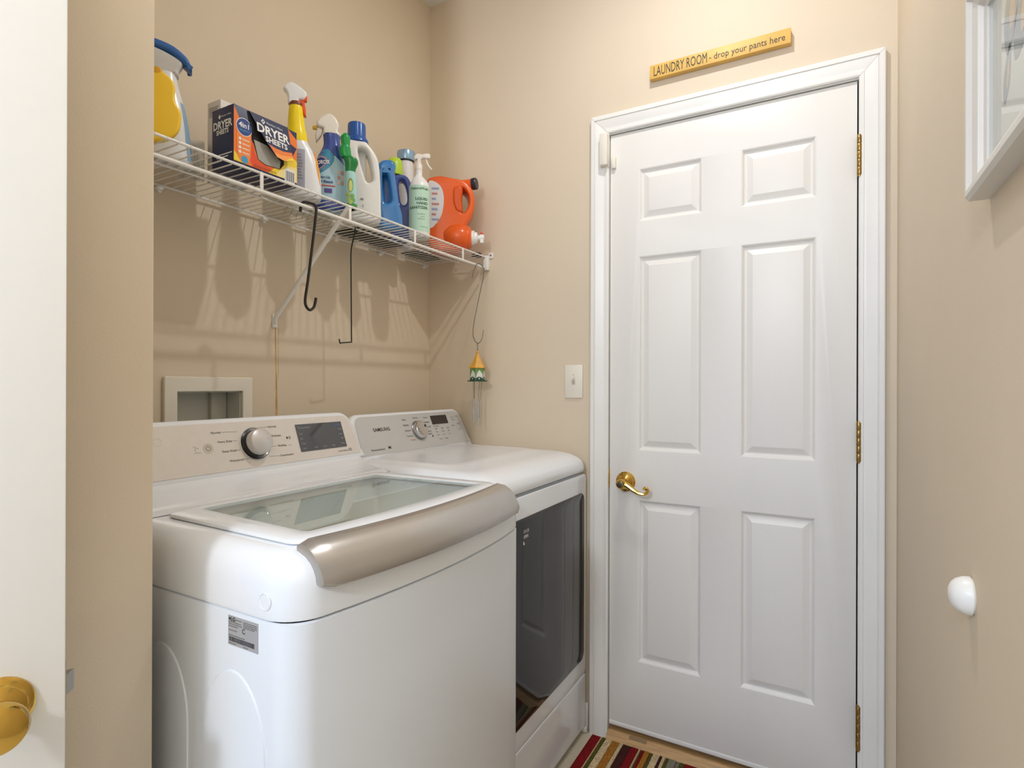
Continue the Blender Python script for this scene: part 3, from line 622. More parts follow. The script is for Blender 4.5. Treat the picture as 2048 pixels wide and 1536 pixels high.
qt('SAMSUNG', -0.215, 0.083, 0.0172, INK, 'LEFT', 0.0002); qt('MoistureSensor', -0.250, 0.018, 0.0098, INK); qt('MS', -0.172, 0.020, 0.011, INK, 'LEFT', 0.0004)
MQK = MQ @ Matrix.Translation((0.006, 0.067, 0.0012))
mk('dial_ring', lathe([(0.0355, 0), (0.0350, 0.003), (0.033, 0.0045), (0.031, 0.003), (0.031, 0)], 36, MQK, False, False), mat('dial_grey', (150, 148, 146), 0.3, metal=0.8), qc)
mk('dial_knob', lathe([(0.0315, 0.001), (0.0320, 0.008), (0.0310, 0.015), (0.0285, 0.018), (0.0240, 0.0185), (0.022, 0.0175), (0.0, 0.020)], 40, MQK, True, False), CHROME, qc)
mk('dial_mark', slab_on(MQK, [(0.017, 0.006), (0.0205, 0.005), (0.022, 0.013), (0.0185, 0.014)], 0.002, 0.0185), DARK, qc)
for s, u, v, al, m_ in (('Heavy', -0.045, 0.110, 'RIGHT', INK), ('Bedding', -0.040, 0.090, 'RIGHT', INK), ('Delicates', -0.036, 0.070, 'RIGHT', INK), ('Time Dry', -0.034, 0.050, 'RIGHT', INK), ('Sanitize', -0.026, 0.036, 'RIGHT', mat('orange_ink', (214, 120, 70), .6)), ('Normal', 0.006, 0.114, 'CENTER', INK), ('Towels', 0.050, 0.112, 'LEFT', INK), ('Wrinkle', 0.050, 0.094, 'LEFT', INK), ('Air Fluff', 0.050, 0.076, 'LEFT', INK), ('Steam', 0.052, 0.060, 'LEFT', INK), ('Quick', 0.052, 0.050, 'LEFT', INK)):
    qt(s, u, v, 0.0085, m_, al)
disp = mk('display', slab_on(MQ, [(0.093, 0.083), (0.190, 0.083), (0.190, 0.117), (0.093, 0.117)], 0.0008, 0.0012), mat('display_black', (34, 30, 28), 0.08, spec=0.8), qc)
for i_ in range(3):
    for j_ in range(3): qt(('High', 'Med', 'Low')[j_], 0.098 + 0.036 * i_, 0.066 - 0.012 * j_, 0.0075)
for s, u, v in (('Dry Level', 0.095, 0.076), ('Time', 0.105, 0.026), ('Temp', 0.140, 0.026), ('Start', 0.218, 0.105), ('Pause', 0.218, 0.095), ('Power', 0.248, 0.108), ('Signal', 0.243, 0.078), ('Lock', 0.243, 0.055), ('Adjust', 0.205, 0.072)): qt(s, u, v, 0.0075)
mk('lock_symbol', slab_on(MQ, [(0.070, 0.037), (0.076, 0.037), (0.076, 0.044), (0.070, 0.044)], 0.0003, 0.0012), INK, qc)

# ------------------------------------------------------------------ wire shelf
sh = thing('wire_shelf', 'white vinyl coated wire shelf mounted above washer and dryer', 'shelf', (-0.70, -0.15, 1.676))
SX0, SX1 = -1.388, -0.012
def rod(x0, x1, y, z, r, seg=10): return tube([(x0, y, z), (x1, y, z)], r, seg)
mk('back_rod', rod(SX0, SX1 - 0.01, -0.012, 1.7115, 0.0030), WIREW, sh)
mk('front_top_rod', rod(SX0, SX1, -0.285, 1.7185, 0.0032), WIREW, sh)
mk('front_bottom_rod', rod(SX0, SX1 - 0.02, -0.287, 1.6755, 0.0046, 12), WIREW, sh)
mk('middle_rod', rod(SX0, SX1, -0.155, 1.7105, 0.0026), WIREW, sh)
wire0 = tube([(0, -0.010, 1.7157), (0, -0.280, 1.7157), (0, -0.285, 1.7210), (0, -0.2885, 1.7200)], 0.00155, 6)
nw = 57; me0 = None
for k in range(nw):
    x = -0.026 - k * 0.0240
    if me0 is None:
        o = mk('deck_wire', wire0, WIREW, sh); me0 = o.data
    else:
        o = bpy.data.objects.new('deck_wire', me0); COL.objects.link(o); adopt(o, sh)
    o.location = (x, 0, 0)
for x in (-1.2915, -1.0111, -0.7312, -0.4494, -0.1773):
    mk('lip_post', box(x - 0.0045, x + 0.0045, -0.2905, -0.2875, 1.672, 1.7195, 0.001), WIREW, sh)
for x in (-1.3, -1.0925, -0.7952, -0.5495, -0.3042, -0.0451):
    cl = mk('wall_clip', box(x - 0.008, x + 0.008, -0.019, -0.0005, 1.700, 1.7085, 0.002), WIREW, sh)
    mk('clip_screw', lathe([(0.006, 0), (0.006, 0.004), (0.003, 0.006)], 12, axis_m((x + 0.006, -0.0005, 1.7015), (0, -1, 0))), WIREW, cl)
# end bracket on door wall
eb = mk('end_bracket', box(-0.020, -0.0005, -0.296, -0.276, 1.668, 1.724, 0.002), WIREW, sh)
mk('bracket_tab', box(-0.006, -0.0005, -0.312, -0.290, 1.714, 1.736, 0.002), WIREW, eb)
mk('bracket_screw', lathe([(0.004, 0), (0.004, 0.0015), (0.002, 0.002)], 12, axis_m((-0.006, -0.303, 1.725), (-1, 0, 0))), STEEL, eb)
# diagonal brace
br = mk('brace', tube([(-0.7335, -0.288, 1.7175), (-0.742, -0.19, 1.613), (-0.7525, -0.012, 1.425), (-0.7525, -0.004, 1.405)], 0.0068, 12), WIREW, sh)
mk('brace_foot', box(-0.7605, -0.7435, -0.005, -0.0005, 1.392, 1.432, 0.0015), WIREW, br)
mk('brace_screw', lathe([(0.004, 0), (0.004, 0.002), (0.002, 0.003)], 12, axis_m((-0.751, -0.005, 1.412), (0, -1, 0))), STEEL, br)

# ------------------------------------------------------------------ hooks and wind chime
def hk(name, label, pts, r, m, sm=4):
    o = mk(name, tube(pts, r, 8, sm), m); return tag(o, label, 'hook')
hk('hanging_hook', 'thin silver wire hook carrying the birdhouse wind chime', [(-0.1236, -0.294, 1.6191), (-0.1153, -0.294, 1.641), (-0.1052, -0.294, 1.6596), (-0.0847, -0.292, 1.680), (-0.0667, -0.290, 1.6825), (-0.0495, -0.294, 1.6755), (-0.0458, -0.296, 1.6474), (-0.0597, -0.294, 1.5992), (-0.0838, -0.292, 1.5236), (-0.1041, -0.290, 1.4555), (-0.1107, -0.290, 1.4119), (-0.1003, -0.29, 1.3902), (-0.0796, -0.29, 1.3785), (-0.0585, -0.29, 1.3875), (-0.0444, -0.29, 1.4076), (-0.0374, -0.29, 1.4332)], 0.0014, mat('zinc_wire', (120, 118, 114), 0.35, metal=0.8))
hk('hanging_hook', 'thick black S hook hanging from the shelf lip', [(-0.8904, -0.278, 1.661), (-0.8897, -0.279, 1.6763), (-0.8834, -0.281, 1.6866), (-0.8724, -0.286, 1.6880), (-0.8595, -0.293, 1.6855), (-0.8562, -0.2965, 1.6765), (-0.8593, -0.297, 1.6461), (-0.8687, -0.295, 1.5669), (-0.8779, -0.292, 1.4885), (-0.8863, -0.292, 1.4389), (-0.8839, -0.292, 1.4215), (-0.8728, -0.292, 1.4126), (-0.8608, -0.292, 1.4191), (-0.8552, -0.292, 1.4314), (-0.852, -0.292, 1.4461)], 0.0036, BLACKW)
hk('hanging_hook', 'slim dark green wire hook with square foot under the shelf', [(-0.5702, -0.150, 1.6954), (-0.5681, -0.152, 1.7060), (-0.5767, -0.155, 1.7155), (-0.582, -0.158, 1.7005), (-0.5766, -0.150, 1.6892), (-0.5743, -0.135, 1.647), (-0.5698, -0.13, 1.5847), (-0.5683, -0.13, 1.4899), (-0.5667, -0.13, 1.37), (-0.5667, -0.13, 1.3575), (-0.575, -0.13, 1.3556), (-0.608, -0.13, 1.3515), (-0.6148, -0.13, 1.3506), (-0.6179, -0.13, 1.3627)], 0.0021, GREENW, 3)
hx_, hy_ = -0.0790, -0.29
ch = thing('wind_chime', 'birdhouse wind chime with yellow roof and silver tubes', 'wind chime', (hx_, hy_, 1.07))
def ngon(r, z, n=6, ph=0.3): return [(hx_ + r * math.cos(2 * PI * k / n + ph), hy_ + r * math.sin(2 * PI * k / n + ph), z) for k in range(n)]
ZW = mat('dark_zinc', (96, 88, 78), 0.4, metal=0.7)
mk('hanging_ring', join(tube([(hx_ + 0.004 * math.cos(a), hy_, 1.3725 + 0.0045 * math.sin(a)) for a in [2 * PI * k / 14 for k in range(15)]], 0.0008, 6), tube([(hx_, hy_, 1.368), (hx_, hy_, 1.359)], 0.0008, 6), tube([(hx_ + 0.0035 * math.cos(a), hy_, 1.3555 + 0.0035 * math.sin(a)) for a in [2 * PI * k / 12 for k in range(13)]], 0.0008, 6)), ZW, ch)
YEL = mat('chime_yellow', (226, 168, 62), 0.45, var=0.06, vscale=40)
mk('finial', lathe([(0.002, 1.338), (0.0048, 1.342), (0.0052, 1.346), (0.0035, 1.350), (0.001, 1.352)], 14, Matrix.Translation((hx_, hy_, 0))), YEL, ch)
mk('roof', loft([ngon(0.0335, 1.2845), ngon(0.0340, 1.2875), ngon(0.018, 1.311), ngon(0.0055, 1.339), ngon(0.004, 1.341)]), YEL, ch, sharp=15)
GRN = mat('chime_green', (112, 150, 84), 0.5, var=0.12, vscale=80)
chb = mk('house', loft([ngon(0.029, 1.238), ngon(0.029, 1.2865)]), GRN, ch, sharp=15)
CW = mat('chime_white', (228, 228, 224), 0.5); CD = mat('chime_dark_green', (40, 76, 60), 0.5)
for k in range(6):
    a0, a1 = 2 * PI * k / 6 + 0.3, 2 * PI * (k + 1) / 6 + 0.3
    pA = Vector((hx_ + 0.029 * math.cos(a0), hy_ + 0.029 * math.sin(a0), 1.238)); pB = Vector((hx_ + 0.029 * math.cos(a1), hy_ + 0.029 * math.sin(a1), 1.238))
    Mq = frame_m(pA, pB - pA, (0, 0, 1)); L = (pB - pA).length
    mk('painted_peak', slab_on(Mq, [(L * .08, .010), (L * .95, .010), (L * .95, .024), (L * .70, .034), (L * .50, .040), (L * .22, .026)], 0.0005), CW, chb)
    mk('painted_bush', slab_on(Mq, [(L * .5 + L * .46 * math.cos(t), 0.001 + 0.0135 * math.sin(t)) for t in [PI * q / 12 for q in range(13)]], 0.0008), CD, chb)
    mk('painted_flower', slab_on(Mq, [(L * .5 + (0.0045 if q % 2 else 0.0018) * math.cos(PI * q / 6), 0.0075 + (0.0045 if q % 2 else 0.0018) * math.sin(PI * q / 6)) for q in range(12)], 0.0011), CW, chb)
mk('base_plate', loft([ngon(0.0375, 1.2345, 24), ngon(0.0375, 1.2385, 24)]), CD, ch)
ALU = mat('chime_tube', (205, 210, 218), 0.2, metal=0.9)
for k, (dx, dy2, zt, zb_) in enumerate(((-0.020, 0.004, 1.168, 1.085), (-0.013, -0.012, 1.160, 1.070), (-0.006, 0.010, 1.172, 1.092), (0.012, -0.004, 1.165, 1.098), (0.004, 0.016, 1.170, 1.102))):
    tb = mk('chime_tube', lathe([(0.0024, zb_), (0.0029, zb_), (0.0029, zt), (0.0024, zt)], 12, Matrix.Translation((hx_ + dx, hy_ + dy2, 0))), ALU, ch)
    mk('string', tube([(hx_ + dx, hy_ + dy2, zt - 0.002), (hx_ + dx * 1.15 + (0.012 if k % 2 else 0.0), hy_ + dy2, 1.235)], 0.0007, 5), ZW, tb)
#@@ITEMS@@
# ------------------------------------------------------------------ things standing on the shelf
ZB = 1.7186
def sgp(c, e): return math.copysign(abs(c) ** (2.0 / e), c)
class Loft:
    """bottle body from sections (z, half width, half depth, exponent, centre x)"""
    def __init__(s, secs, k=4, n=32):
        s.n = n; R = [Vector(q if len(q) == 5 else (*q, 0.0)).copy() if False else list(q) + [0.0] * (5 - len(q)) for q in secs]
        s.rings = []
        for i in range(len(R) - 1):
            a, b, c, d = R[max(0, i - 1)], R[i], R[i + 1], R[min(len(R) - 1, i + 2)]
            for j in range(k):
                t = j / k; row = []
                for q in range(5):
                    v = 0.5 * ((2 * b[q]) + (c[q] - a[q]) * t + (2 * a[q] - 5 * b[q] + 4 * c[q] - d[q]) * t * t + (3 * b[q] - a[q] - 3 * c[q] + d[q]) * t ** 3) if q != 0 else b[q] + (c[q] - b[q]) * t
                    row.append(v)
                s.rings.append(row)
        s.rings.append(R[-1])
    def sec(s, z):
        R = s.rings
        if z <= R[0][0]: return R[0]
        for a, b in zip(R, R[1:]):
            if a[0] <= z <= b[0]:
                t = (z - a[0]) / max(1e-9, b[0] - a[0]); return [a[q] + (b[q] - a[q]) * t for q in range(5)]
        return R[-1]
    def vf(s, z0=None, z1=None, off=0.0):
        rings = s.rings
        if z0 is not None:
            zs = [z0] + [r[0] for r in rings if z0 < r[0] < z1] + [z1]; rings = [s.sec(z) for z in zs]
        loops = [[(r[4] + (r[1] + off) * sgp(math.cos(t), r[3]), (r[2] + off) * sgp(math.sin(t), r[3]), r[0]) for t in [2 * PI * j / s.n for j in range(s.n)]] for r in rings]
        return loft(loops, True, True)
    def front(s, x, z, off=0.0):
        r = s.sec(z); u = max(-0.985, min(0.985, (x - r[4]) / max(1e-6, r[1])))
        return -(r[2]) * (1 - abs(u) ** r[3]) ** (1 / r[3]) - off
    def label(s, x0, x1, z0, z1, off=0.0006, nx=14, nz=10, shape=None):
        V = []; F = []
        for j in range(nz + 1):
            z = z0 + (z1 - z0) * j / nz
            for i in range(nx + 1):
                x = x0 + (x1 - x0) * i / nx
                if shape: x, zz = shape(i / nx, j / nz)
                else: zz = z
                V.append((x, s.front(x, zz, off), zz))
        for j in range(nz):
            for i in range(nx):
                a = j * (nx + 1) + i; F.append((a, a + 1, a + nx + 2, a + nx + 1))
        return V, F
    def poly(s, pts, off=0.0008):
        cx = sum(p[0] for p in pts) / len(pts); cz = sum(p[1] for p in pts) / len(pts)
        V = [(cx, s.front(cx, cz, off), cz)]; F = []
        K = 4
        for k in range(1, K + 1):
            for x, z in pts: 
                xx = cx + (x - cx) * k / K; zz = cz + (z - cz) * k / K; V.append((xx, s.front(xx, zz, off), zz))
        n = len(pts)
        for i in range(n): F.append((0, 1 + i, 1 + (i + 1) % n))
        for k in range(K - 1):
            for i in range(n):
                a = 1 + k * n + i; b = 1 + k * n + (i + 1) % n; F.append((a, b, b + n, a + n))
        return V, F
    def text(s, t, x, z, size, m, parent, align='CENTER', sx=1.0, bold=0.0, off=0.0014, tilt=0.0):
        v, f = text_vf(t, size, align, sx, bold)
        ca, sa = math.cos(tilt), math.sin(tilt)
        V = []
        for p in v:
            a = x + p[0] * ca - p[1] * sa; b = z + p[0] * sa + p[1] * ca
            V.append((a, s.front(a, b, off), b))
        return mk('lettering', (V, f), m, parent, world=False)
def P(name, vf, m, par, sharp=40): return mk(name, vf, m, par, sharp, world=False)
def prof(outl, th, bev, holes=(), y=0.0):
    v, f = curve_mesh([outl] + list(holes), th, bev, 4)
    return [(a, y - c, b) for a, b, c in v], f
def px(c, base, s, pts): return [((a - c) / s, (base - b) / s) for a, b in pts]
RZ = lambda phi, d=0.0: math.radians(phi - 90 + d)

# fabric spray with blue arched head
t = thing('spray_bottle', 'white spray bottle with blue arched trigger head at the shelf left end', 'spray bottle', (-1.1545, -0.15, ZB), RZ(61), group=None)
B = Loft([(0, .050, .030, 2.6), (.008, .054, .033, 2.6), (.045, .050, .032, 2.5), (.08, .047, .031, 2.4), (.12, .040, .028, 2.3), (.155, .031, .024, 2.1), (.183, .024, .020, 2), (.200, .022, .018, 2)])
wb_ = mat('bottle_white', (234, 236, 240), 0.25); blu = mat('trigger_blue', (48, 104, 178), 0.3)
P('bottle', B.vf(), wb_, t)
P('head', prof(spl([(-.045, .198), (-.03, .198), (.0, .195), (.024, .196), (.026, .208), (.034, .226), (.02, .238), (-.02, .250), (-.06, .250), (-.065, .225)], 4), .030, .008), mat('clear_white_plastic', (206, 206, 204), 0.25), t)
P('trigger', prof(spl([(.052, .216), (.046, .236), (.034, .249), (.012, .262), (-.022, .268), (-.06, .266), (-.07, .252), (-.022, .250), (.008, .244), (.030, .230), (.046, .218)], 4), .036, .008), blu, t)
P('blue_base_band', B.label(0, 0, .01, .13, .0006, 8, 12, lambda i, j: (B.sec(.006 + .13 * j)[1] * (.80 + .18 * i), .006 + .13 * j)), mat('pale_blue_print', (150, 186, 216), 0.4), t)
t = thing('plastic_scoop', 'yellow plastic piece leaning on the blue headed spray bottle', 'scoop', (-1.2098, -0.25, ZB), RZ(61))
o = P('scoop_body', prof(spl([(-.021, .145), (-.013, .150), (.0155, .130), (.017, .092), (.028, .070), (.026, .039), (.0176, .022), (.005, .010), (-.012, .002), (-.040, .0005), (-.048, .05), (-.038, .12)], 3), .022, .006, y=0.0), mat('yellow_plastic', (250, 206, 44), 0.4), t)
P('scoop_rim', prof(spl([(-.021, .150), (-.013, .154), (-.006, .148), (-.010, .140), (-.020, .138)], 3), .016, .004, y=-0.004), mat('yellow_plastic_dark', (226, 168, 30), 0.4), t)

# ribbed foil duct
t = thing('foil_duct', 'silver ribbed foil duct coil beside the dryer sheets box', 'duct', (-1.0640, -0.098, ZB), RZ(58.7))
loops = []
for i in range(61):
    s_ = i / 60; x = -.028 + .056 * s_; r = .0465 + .0022 * math.sin(s_ * 2 * PI * 10) + .001 * math.sin(s_ * 9)
    loops.append([(x, r * math.cos(2 * PI * k / 36), .0492 + r * math.sin(2 * PI * k / 36)) for k in range(36)])
P('ribbed_wall', loft(loops, False, False), mat('foil', (226, 224, 220), 0.32, metal=0.6, bump=0.4, bscale=120), t, 60)
P('inner_wall', loft([[(x, .043 * math.cos(2 * PI * k / 36), .0492 + .043 * math.sin(2 * PI * k / 36)) for k in range(36)] for x in (-.0275, .0275)], False, False), STEEL, t)

# white carton behind
t = thing('carton', 'white carton with pink dot behind the dryer sheets box', 'carton', (-0.995, -0.135, ZB))
cb = P('carton_body', box(-.035, .040, -.026, .026, 0, .197, .001), mat('carton_white', (232, 230, 226), 0.6), t)
MCf = frame_m((-.035, -.0262, 0), (1, 0, 0), (0, 0, 1)); MCs = frame_m((-.0352, .026, 0), (0, -1, 0), (0, 0, 1))
P('pink_dot', slab_on(MCf, disc_pts(.026, .182, .010, 24), .0003), mat('pink_print', (214, 110, 170), 0.5), t)
for k in range(5): P('grey_print', slab_on(MCs, [(.006, .160 + .005 * k), (.044 - .004 * (k % 2), .160 + .005 * k), (.044 - .004 * (k % 2), .1625 + .005 * k), (.006, .1625 + .005 * k)], .0003), mat('grey_print', (170, 166, 164), 0.6), t)

# dryer sheets box
NAVY = mat('box_navy', (34, 44, 84), 0.45, var=0.06, vscale=30); ORG = mat('box_orange', (242, 126, 52), 0.45); RED = mat('box_red_orange', (232, 78, 40), 0.45)
YLW = mat('box_yellow', (246, 214, 56), 0.45); PYL = mat('box_pale_yellow', (246, 226, 150), 0.45); WPR = mat('print_white', (240, 240, 240), 0.5)
t = thing('dryer_sheets_box', 'navy and orange dryer sheets box with torn open front flap', 'box', (-0.9865, -0.235, ZB))
bw, bd, bh = .0865, .040, .1395
bx = P('carton_body', box(-bw, bw, -bd, bd, 0, bh, .0008), NAVY, t)
MFt = frame_m((-bw, -bd, 0), (1, 0, 0), (0, 0, 1)); MLt = frame_m((-bw, bd, 0), (0, -1, 0), (0, 0, 1))
def fp(name, pts, m, off=.0002, M=MFt, th=.0002): return P(name, slab_on(M, pts, th, off), m, t)
fp('orange_field', [(0, .012), (.173, .012), (.173, .10), (.16, .075), (.12, .06), (.10, .055), (.062, .06), (.046, .07), (.030, .085), (.012, .115), (0, .136)], ORG, .0002)
fp('red_field', [(.046, .075), (.052, .05), (.062, .030), (.110, .022), (.095, .014), (.048, .012), (.040, .03)], RED, .0005)
fp('yellow_field', [(.090, .012), (.173, .012), (.173, .066), (.150, .075), (.120, .050), (.105, .026)], YLW, .0008)
fp('pale_field', [(.112, .012), (.173, .012), (.173, .050), (.145, .046), (.120, .026)], PYL, .0011)
fp('yellow_corner', [(0, .012), (.034, .012), (.014, .022), (0, .034)], YLW, .0005)
fp('orange_corner', [(.146, .138), (.173, .120), (.173, .098), (.150, .105)], ORG, .0005)
fp('tag_panel', [(.007, .050), (.009, .024), (.018, .014), (.036, .016), (.043, .032), (.044, .086), (.037, .092), (.012, .088), (.007, .080)], mat('tag_orange', (246, 140, 66), .45), .0008)
fp('tag_ring', disc_pts(.0255, .095, .0205, 32), WPR, .0010); fp('tag_disc', disc_pts(.0255, .095, .0190, 32), mat('badge_blue', (44, 70, 140), .45), .0013)
text('lettering', '4in1', MFt @ Matrix.Translation((.0255, .098, .0015)), .0165, WPR, t, 'CENTER', bold=.0004, world=False); text('lettering', 'BENEFITS', MFt @ Matrix.Translation((.0255, .086, .0015)), .0062, mat('cyan_print', (90, 180, 220), .5), t, 'CENTER', world=False)
for k in range(4):
    fp('tag_bullet', disc_pts(.015, .066 - .010 * k, .0034, 16), WPR, .0010); fp('tag_line', [(.021, .065 - .010 * k), (.039, .065 - .010 * k), (.039, .0668 - .010 * k), (.021, .0668 - .010 * k)], WPR, .0010)
fp('cyan_disc', disc_pts(.027, .021, .0085, 24), mat('cyan_badge', (60, 160, 214), .45), .0011)
fp('opening', [(.033, .137), (.049, .070), (.0625, .033), (.082, .027), (.122, .030), (.134, .045), (.13, .138)], BLK, .0012)  # flat black patch, the dark inside of the box painted on its front
fp('liner', [(.050, .076), (.0625, .034), (.082, .028), (.121, .031), (.124, .05), (.085, .075)], mat('liner_grey', (168, 166, 160), .7), .0015)
# torn flap, hinged at its top and leaning out
Mfl = MFt @ Matrix.Translation((0, .137, .003)) @ Matrix.Rotation(math.radians(-9), 4, 'X') @ Matrix.Translation((0, -.137, 0))
fl_pts = [(.036, .1370), (.1430, .1405), (.1490, .056), (.122, .046), (.101, .049), (.0785, .0725)]
flap = P('torn_flap', slab_on(Mfl, fl_pts, .0008), NAVY, t)
P('flap_swoosh', slab_on(Mfl, [(.082, .0735), (.100, .070), (.122, .070), (.148, .076), (.149, .056), (.122, .046), (.101, .049)], .0003, .0008), ORG, flap)
P('flap_swoosh', slab_on(Mfl, [(.094, .058), (.115, .058), (.148, .066), (.149, .056), (.122, .046), (.101, .049)], .0003, .0011), mat('flap_light_orange', (250, 160, 80), .45), flap)
P('flap_swoosh', slab_on(Mfl, [(.124, .047), (.138, .058), (.149, .062), (.149, .056)], .0003, .0014), YLW, flap)
text('lettering', 'DRYER', Mfl @ Matrix.Translation((.0965, .105, .0009)), .0300, WPR, flap, 'CENTER', sx=.98, bold=.0009, world=False); text('lettering', 'SHEETS', Mfl @ Matrix.Translation((.104, .084, .0009)), .0190, WPR, flap, 'CENTER', bold=.0006, world=False)
P('logo_mark', slab_on(Mfl, [(.066, .1255), (.0715, .132), (.077, .1255), (.0715, .119)], .0003, .0008), WPR, flap); P('logo_mark', slab_on(Mfl, [(.069, .1255), (.0715, .1285), (.074, .1255), (.0715, .1225)], .0003, .0011), NAVY, flap)
text('lettering', "Member's Mark", Mfl @ Matrix.Translation((.080, .1255, .0009)), .0072, WPR, flap, world=False)
fp('navy_base', [(0, 0), (.173, 0), (.173, .006), (0, .010)], NAVY, .0014)
text('lettering', '80 DRYER SHEETS', MFt @ Matrix.Translation((.052, .0165, .0010)), .0075, mat('olive_print', (120, 104, 40), .5), t, world=False)
fp('barcode_panel', [(.136, .007), (.166, .007), (.166, .036), (.160, .040), (.142, .040), (.136, .036)], WPR, .0014)
for k in range(9): fp('barcode_bar', [(.139 + .003 * k, .009), (.139 + .003 * k + (.0010, .0018)[k % 2], .009), (.139 + .003 * k + (.0010, .0018)[k % 2], .034), (.139 + .003 * k, .034)], NAVY, .0017)
text('lettering', 'DRYER', MLt @ Matrix.Translation((.040, .099, .0003)), .0245, WPR, t, 'CENTER', sx=.92, bold=.0008, world=False); text('lettering', 'SHEETS', MLt @ Matrix.Translation((.040, .083, .0003)), .0150, WPR, t, 'CENTER', sx=.92, bold=.0005, world=False)
P('logo_mark', slab_on(MLt, [(.024, .1195), (.0285, .125), (.033, .1195), (.0285, .114)], .0003, .0002), WPR, t); text('lettering', "Member's Mark", MLt @ Matrix.Translation((.035, .1195, .0003)), .0058, WPR, t, world=False)
for k, (a_, b_) in enumerate(((.014, .074), (.018, .060), (.020, .050))): fp('side_print', [(a_, .030 - .006 * k), (b_, .030 - .006 * k), (b_, .0325 - .006 * k), (a_, .0325 - .006 * k)], WPR, .0002, MLt)

# yellow-necked sprayer
s_, c_, b_ = 738, 595, 398
t = thing('spray_bottle', 'white sprayer with yellow neck and orange trigger beside the dryer sheets box', 'spray bottle', (-0.8336, -0.215, ZB), RZ(49.4))
B = Loft([(0, .047, .028, 3), (.006, .050, .031, 3), (.05, .0495, .031, 2.8), (.09, .044, .029, 2.6, -.001), (.13, .034, .026, 2.3, -.006), (.155, .026, .023, 2.1, -.012), (.170, .024, .022, 2, -.013)])
P('bottle', B.vf(), wb_, t)
P('grey_label', B.label(-.046, .008, .02, .125, .0006), mat('grey_label', (176, 176, 190), .45), t)
P('orange_label', B.poly(spl([(.049, .03), (.046, .05), (.044, .08), (.037, .115), (.030, .13), (.036, .09), (.041, .06)], 2), .0008), mat('label_orange', (244, 160, 50), .45), t)
for k in range(9): B.text('ACTIVE CLEANING SPRAY'[:12 + k % 5], -.018, .110 - .008 * k, .005, INKL, t, 'CENTER')
N = Loft([(.150, .0275, .0245, 2, -.012), (.168, .0265, .0235, 2, -.0125), (.190, .0225, .021, 2, -.0135), (.212, .0205, .019, 2, -.0145), (.240, .0180, .0175, 2, -.0148), (.252, .0165, .0165, 2, -.0148)])
P('neck_sleeve', N.vf(), mat('sleeve_yellow', (248, 220, 20), 0.22), t)
hd = px(c_, b_, s_, [(561, 186), (565, 178), (573, 172), (582, 173), (600, 184), (604, 192), (598, 203), (590, 204), (587, 213), (570, 213), (569, 200), (566, 191)])
P('head', prof(spl(hd, 2), .024, .006), wb_, t)
og = mat('trigger_orange', (236, 88, 34), 0.35)
P('collar', lathe([(.0175, .246), (.0180, .252), (.0165, .256)], 24, Matrix.Translation((-.0148, 0, 0))), mat('collar_brown', (120, 60, 40), .4), t)
P('trigger', prof(px(c_, b_, s_, [(600, 191), (605, 195), (604, 203), (599, 205), (602, 218), (603, 234), (599, 233), (595, 220), (590, 214), (584, 213), (586, 203), (596, 204)]), .016, .003), og, t)

# bottle with red cap, mostly hidden
t = thing('bottle', 'bottle with small red cap peeking behind the yellow necked sprayer', 'bottle', (-0.7450, -0.105, ZB), RZ(49.7))
B = Loft([(0, .030, .024, 2.6), (.006, .033, .026, 2.6), (.14, .033, .026, 2.6), (.175, .026, .022, 2.2, -.004), (.205, .012, .012, 2, -.008), (.214, .010, .010, 2, -.008)])
P('bottle_body', B.vf(), mat('bottle_cream', (226, 220, 206), 0.35), t)
P('cap', lathe([(.0105, .212), (.0108, .226), (.0095, .246), (.008, .249)], 18, Matrix.Translation((-.008, 0, 0))), mat('cap_red', (214, 62, 52), 0.35), t)

# blue cleaner sprayer
s_, c_, b_ = 707, 661, 418
t = thing('spray_bottle', 'blue cleaner sprayer with white head and yellow trigger', 'spray bottle', (-0.7104, -0.1903, ZB), RZ(47.3)); t.scale = (1.04,) * 3
B = Loft([(0, .040, .027, 3.2), (.005, .043, .030, 3.2), (.06, .0435, .030, 3.2), (.115, .0430, .030, 3.0), (.140, .0385, .029, 2.8), (.163, .030, .026, 2.5, .002), (.185, .0235, .022, 2.3, .004), (.205, .022, .020, 2.2, .003), (.216, .022, .020, 2.2, .002)])
cbl = mat('cleaner_blue', (52, 78, 158), 0.18, coat=.4); cte = mat('cleaner_label', (170, 206, 222), 0.25)
P('bottle_body', B.vf(0, .216), cte, t)
P('upper_sleeve', B.label(-.0395, .0395, .125, .2155, .0007, 18, 14, lambda i, j: ((lambda z: (B.sec(z)[4] + (-.975 + 1.95 * i) * B.sec(z)[1], z))((.150 - .030 * i + .022 * math.sin(i * 3)) * (1 - j) + .2155 * j))), cbl, t)
P('back_sleeve', Loft([(.150, .0352, .0285, 2.6, .001), (.163, .030, .026, 2.5, .002), (.185, .0235, .022, 2.3, .004), (.205, .022, .020, 2.2, .003), (.216, .022, .020, 2.2, .002)]).vf(None, None, .0004), cbl, t)
P('lower_sleeve', B.vf(.0004, .026, .0007), cbl, t)
P('teal_band', B.poly(spl([(-.040, .095), (-.005, .115), (.010, .145), (-.010, .168), (-.030, .150), (-.042, .125)], 3), .0011), mat('teal_print', (60, 140, 176), .3), t)
dm = [(-.043, .135), (-.026, .147), (-.010, .140), (-.009, .128), (-.030, .106), (-.043, .112)]
P('logo_edge', B.poly(spl(dm, 2), .0015), mat('logo_red', (206, 60, 50), .4), t)
cxm = sum(p[0] for p in dm) / 6; czm = sum(p[1] for p in dm) / 6
P('logo_white', B.poly(spl([(cxm + (a - cxm) * .90, czm + (b - czm) * .88) for a, b in dm], 2), .0018), WPR, t)
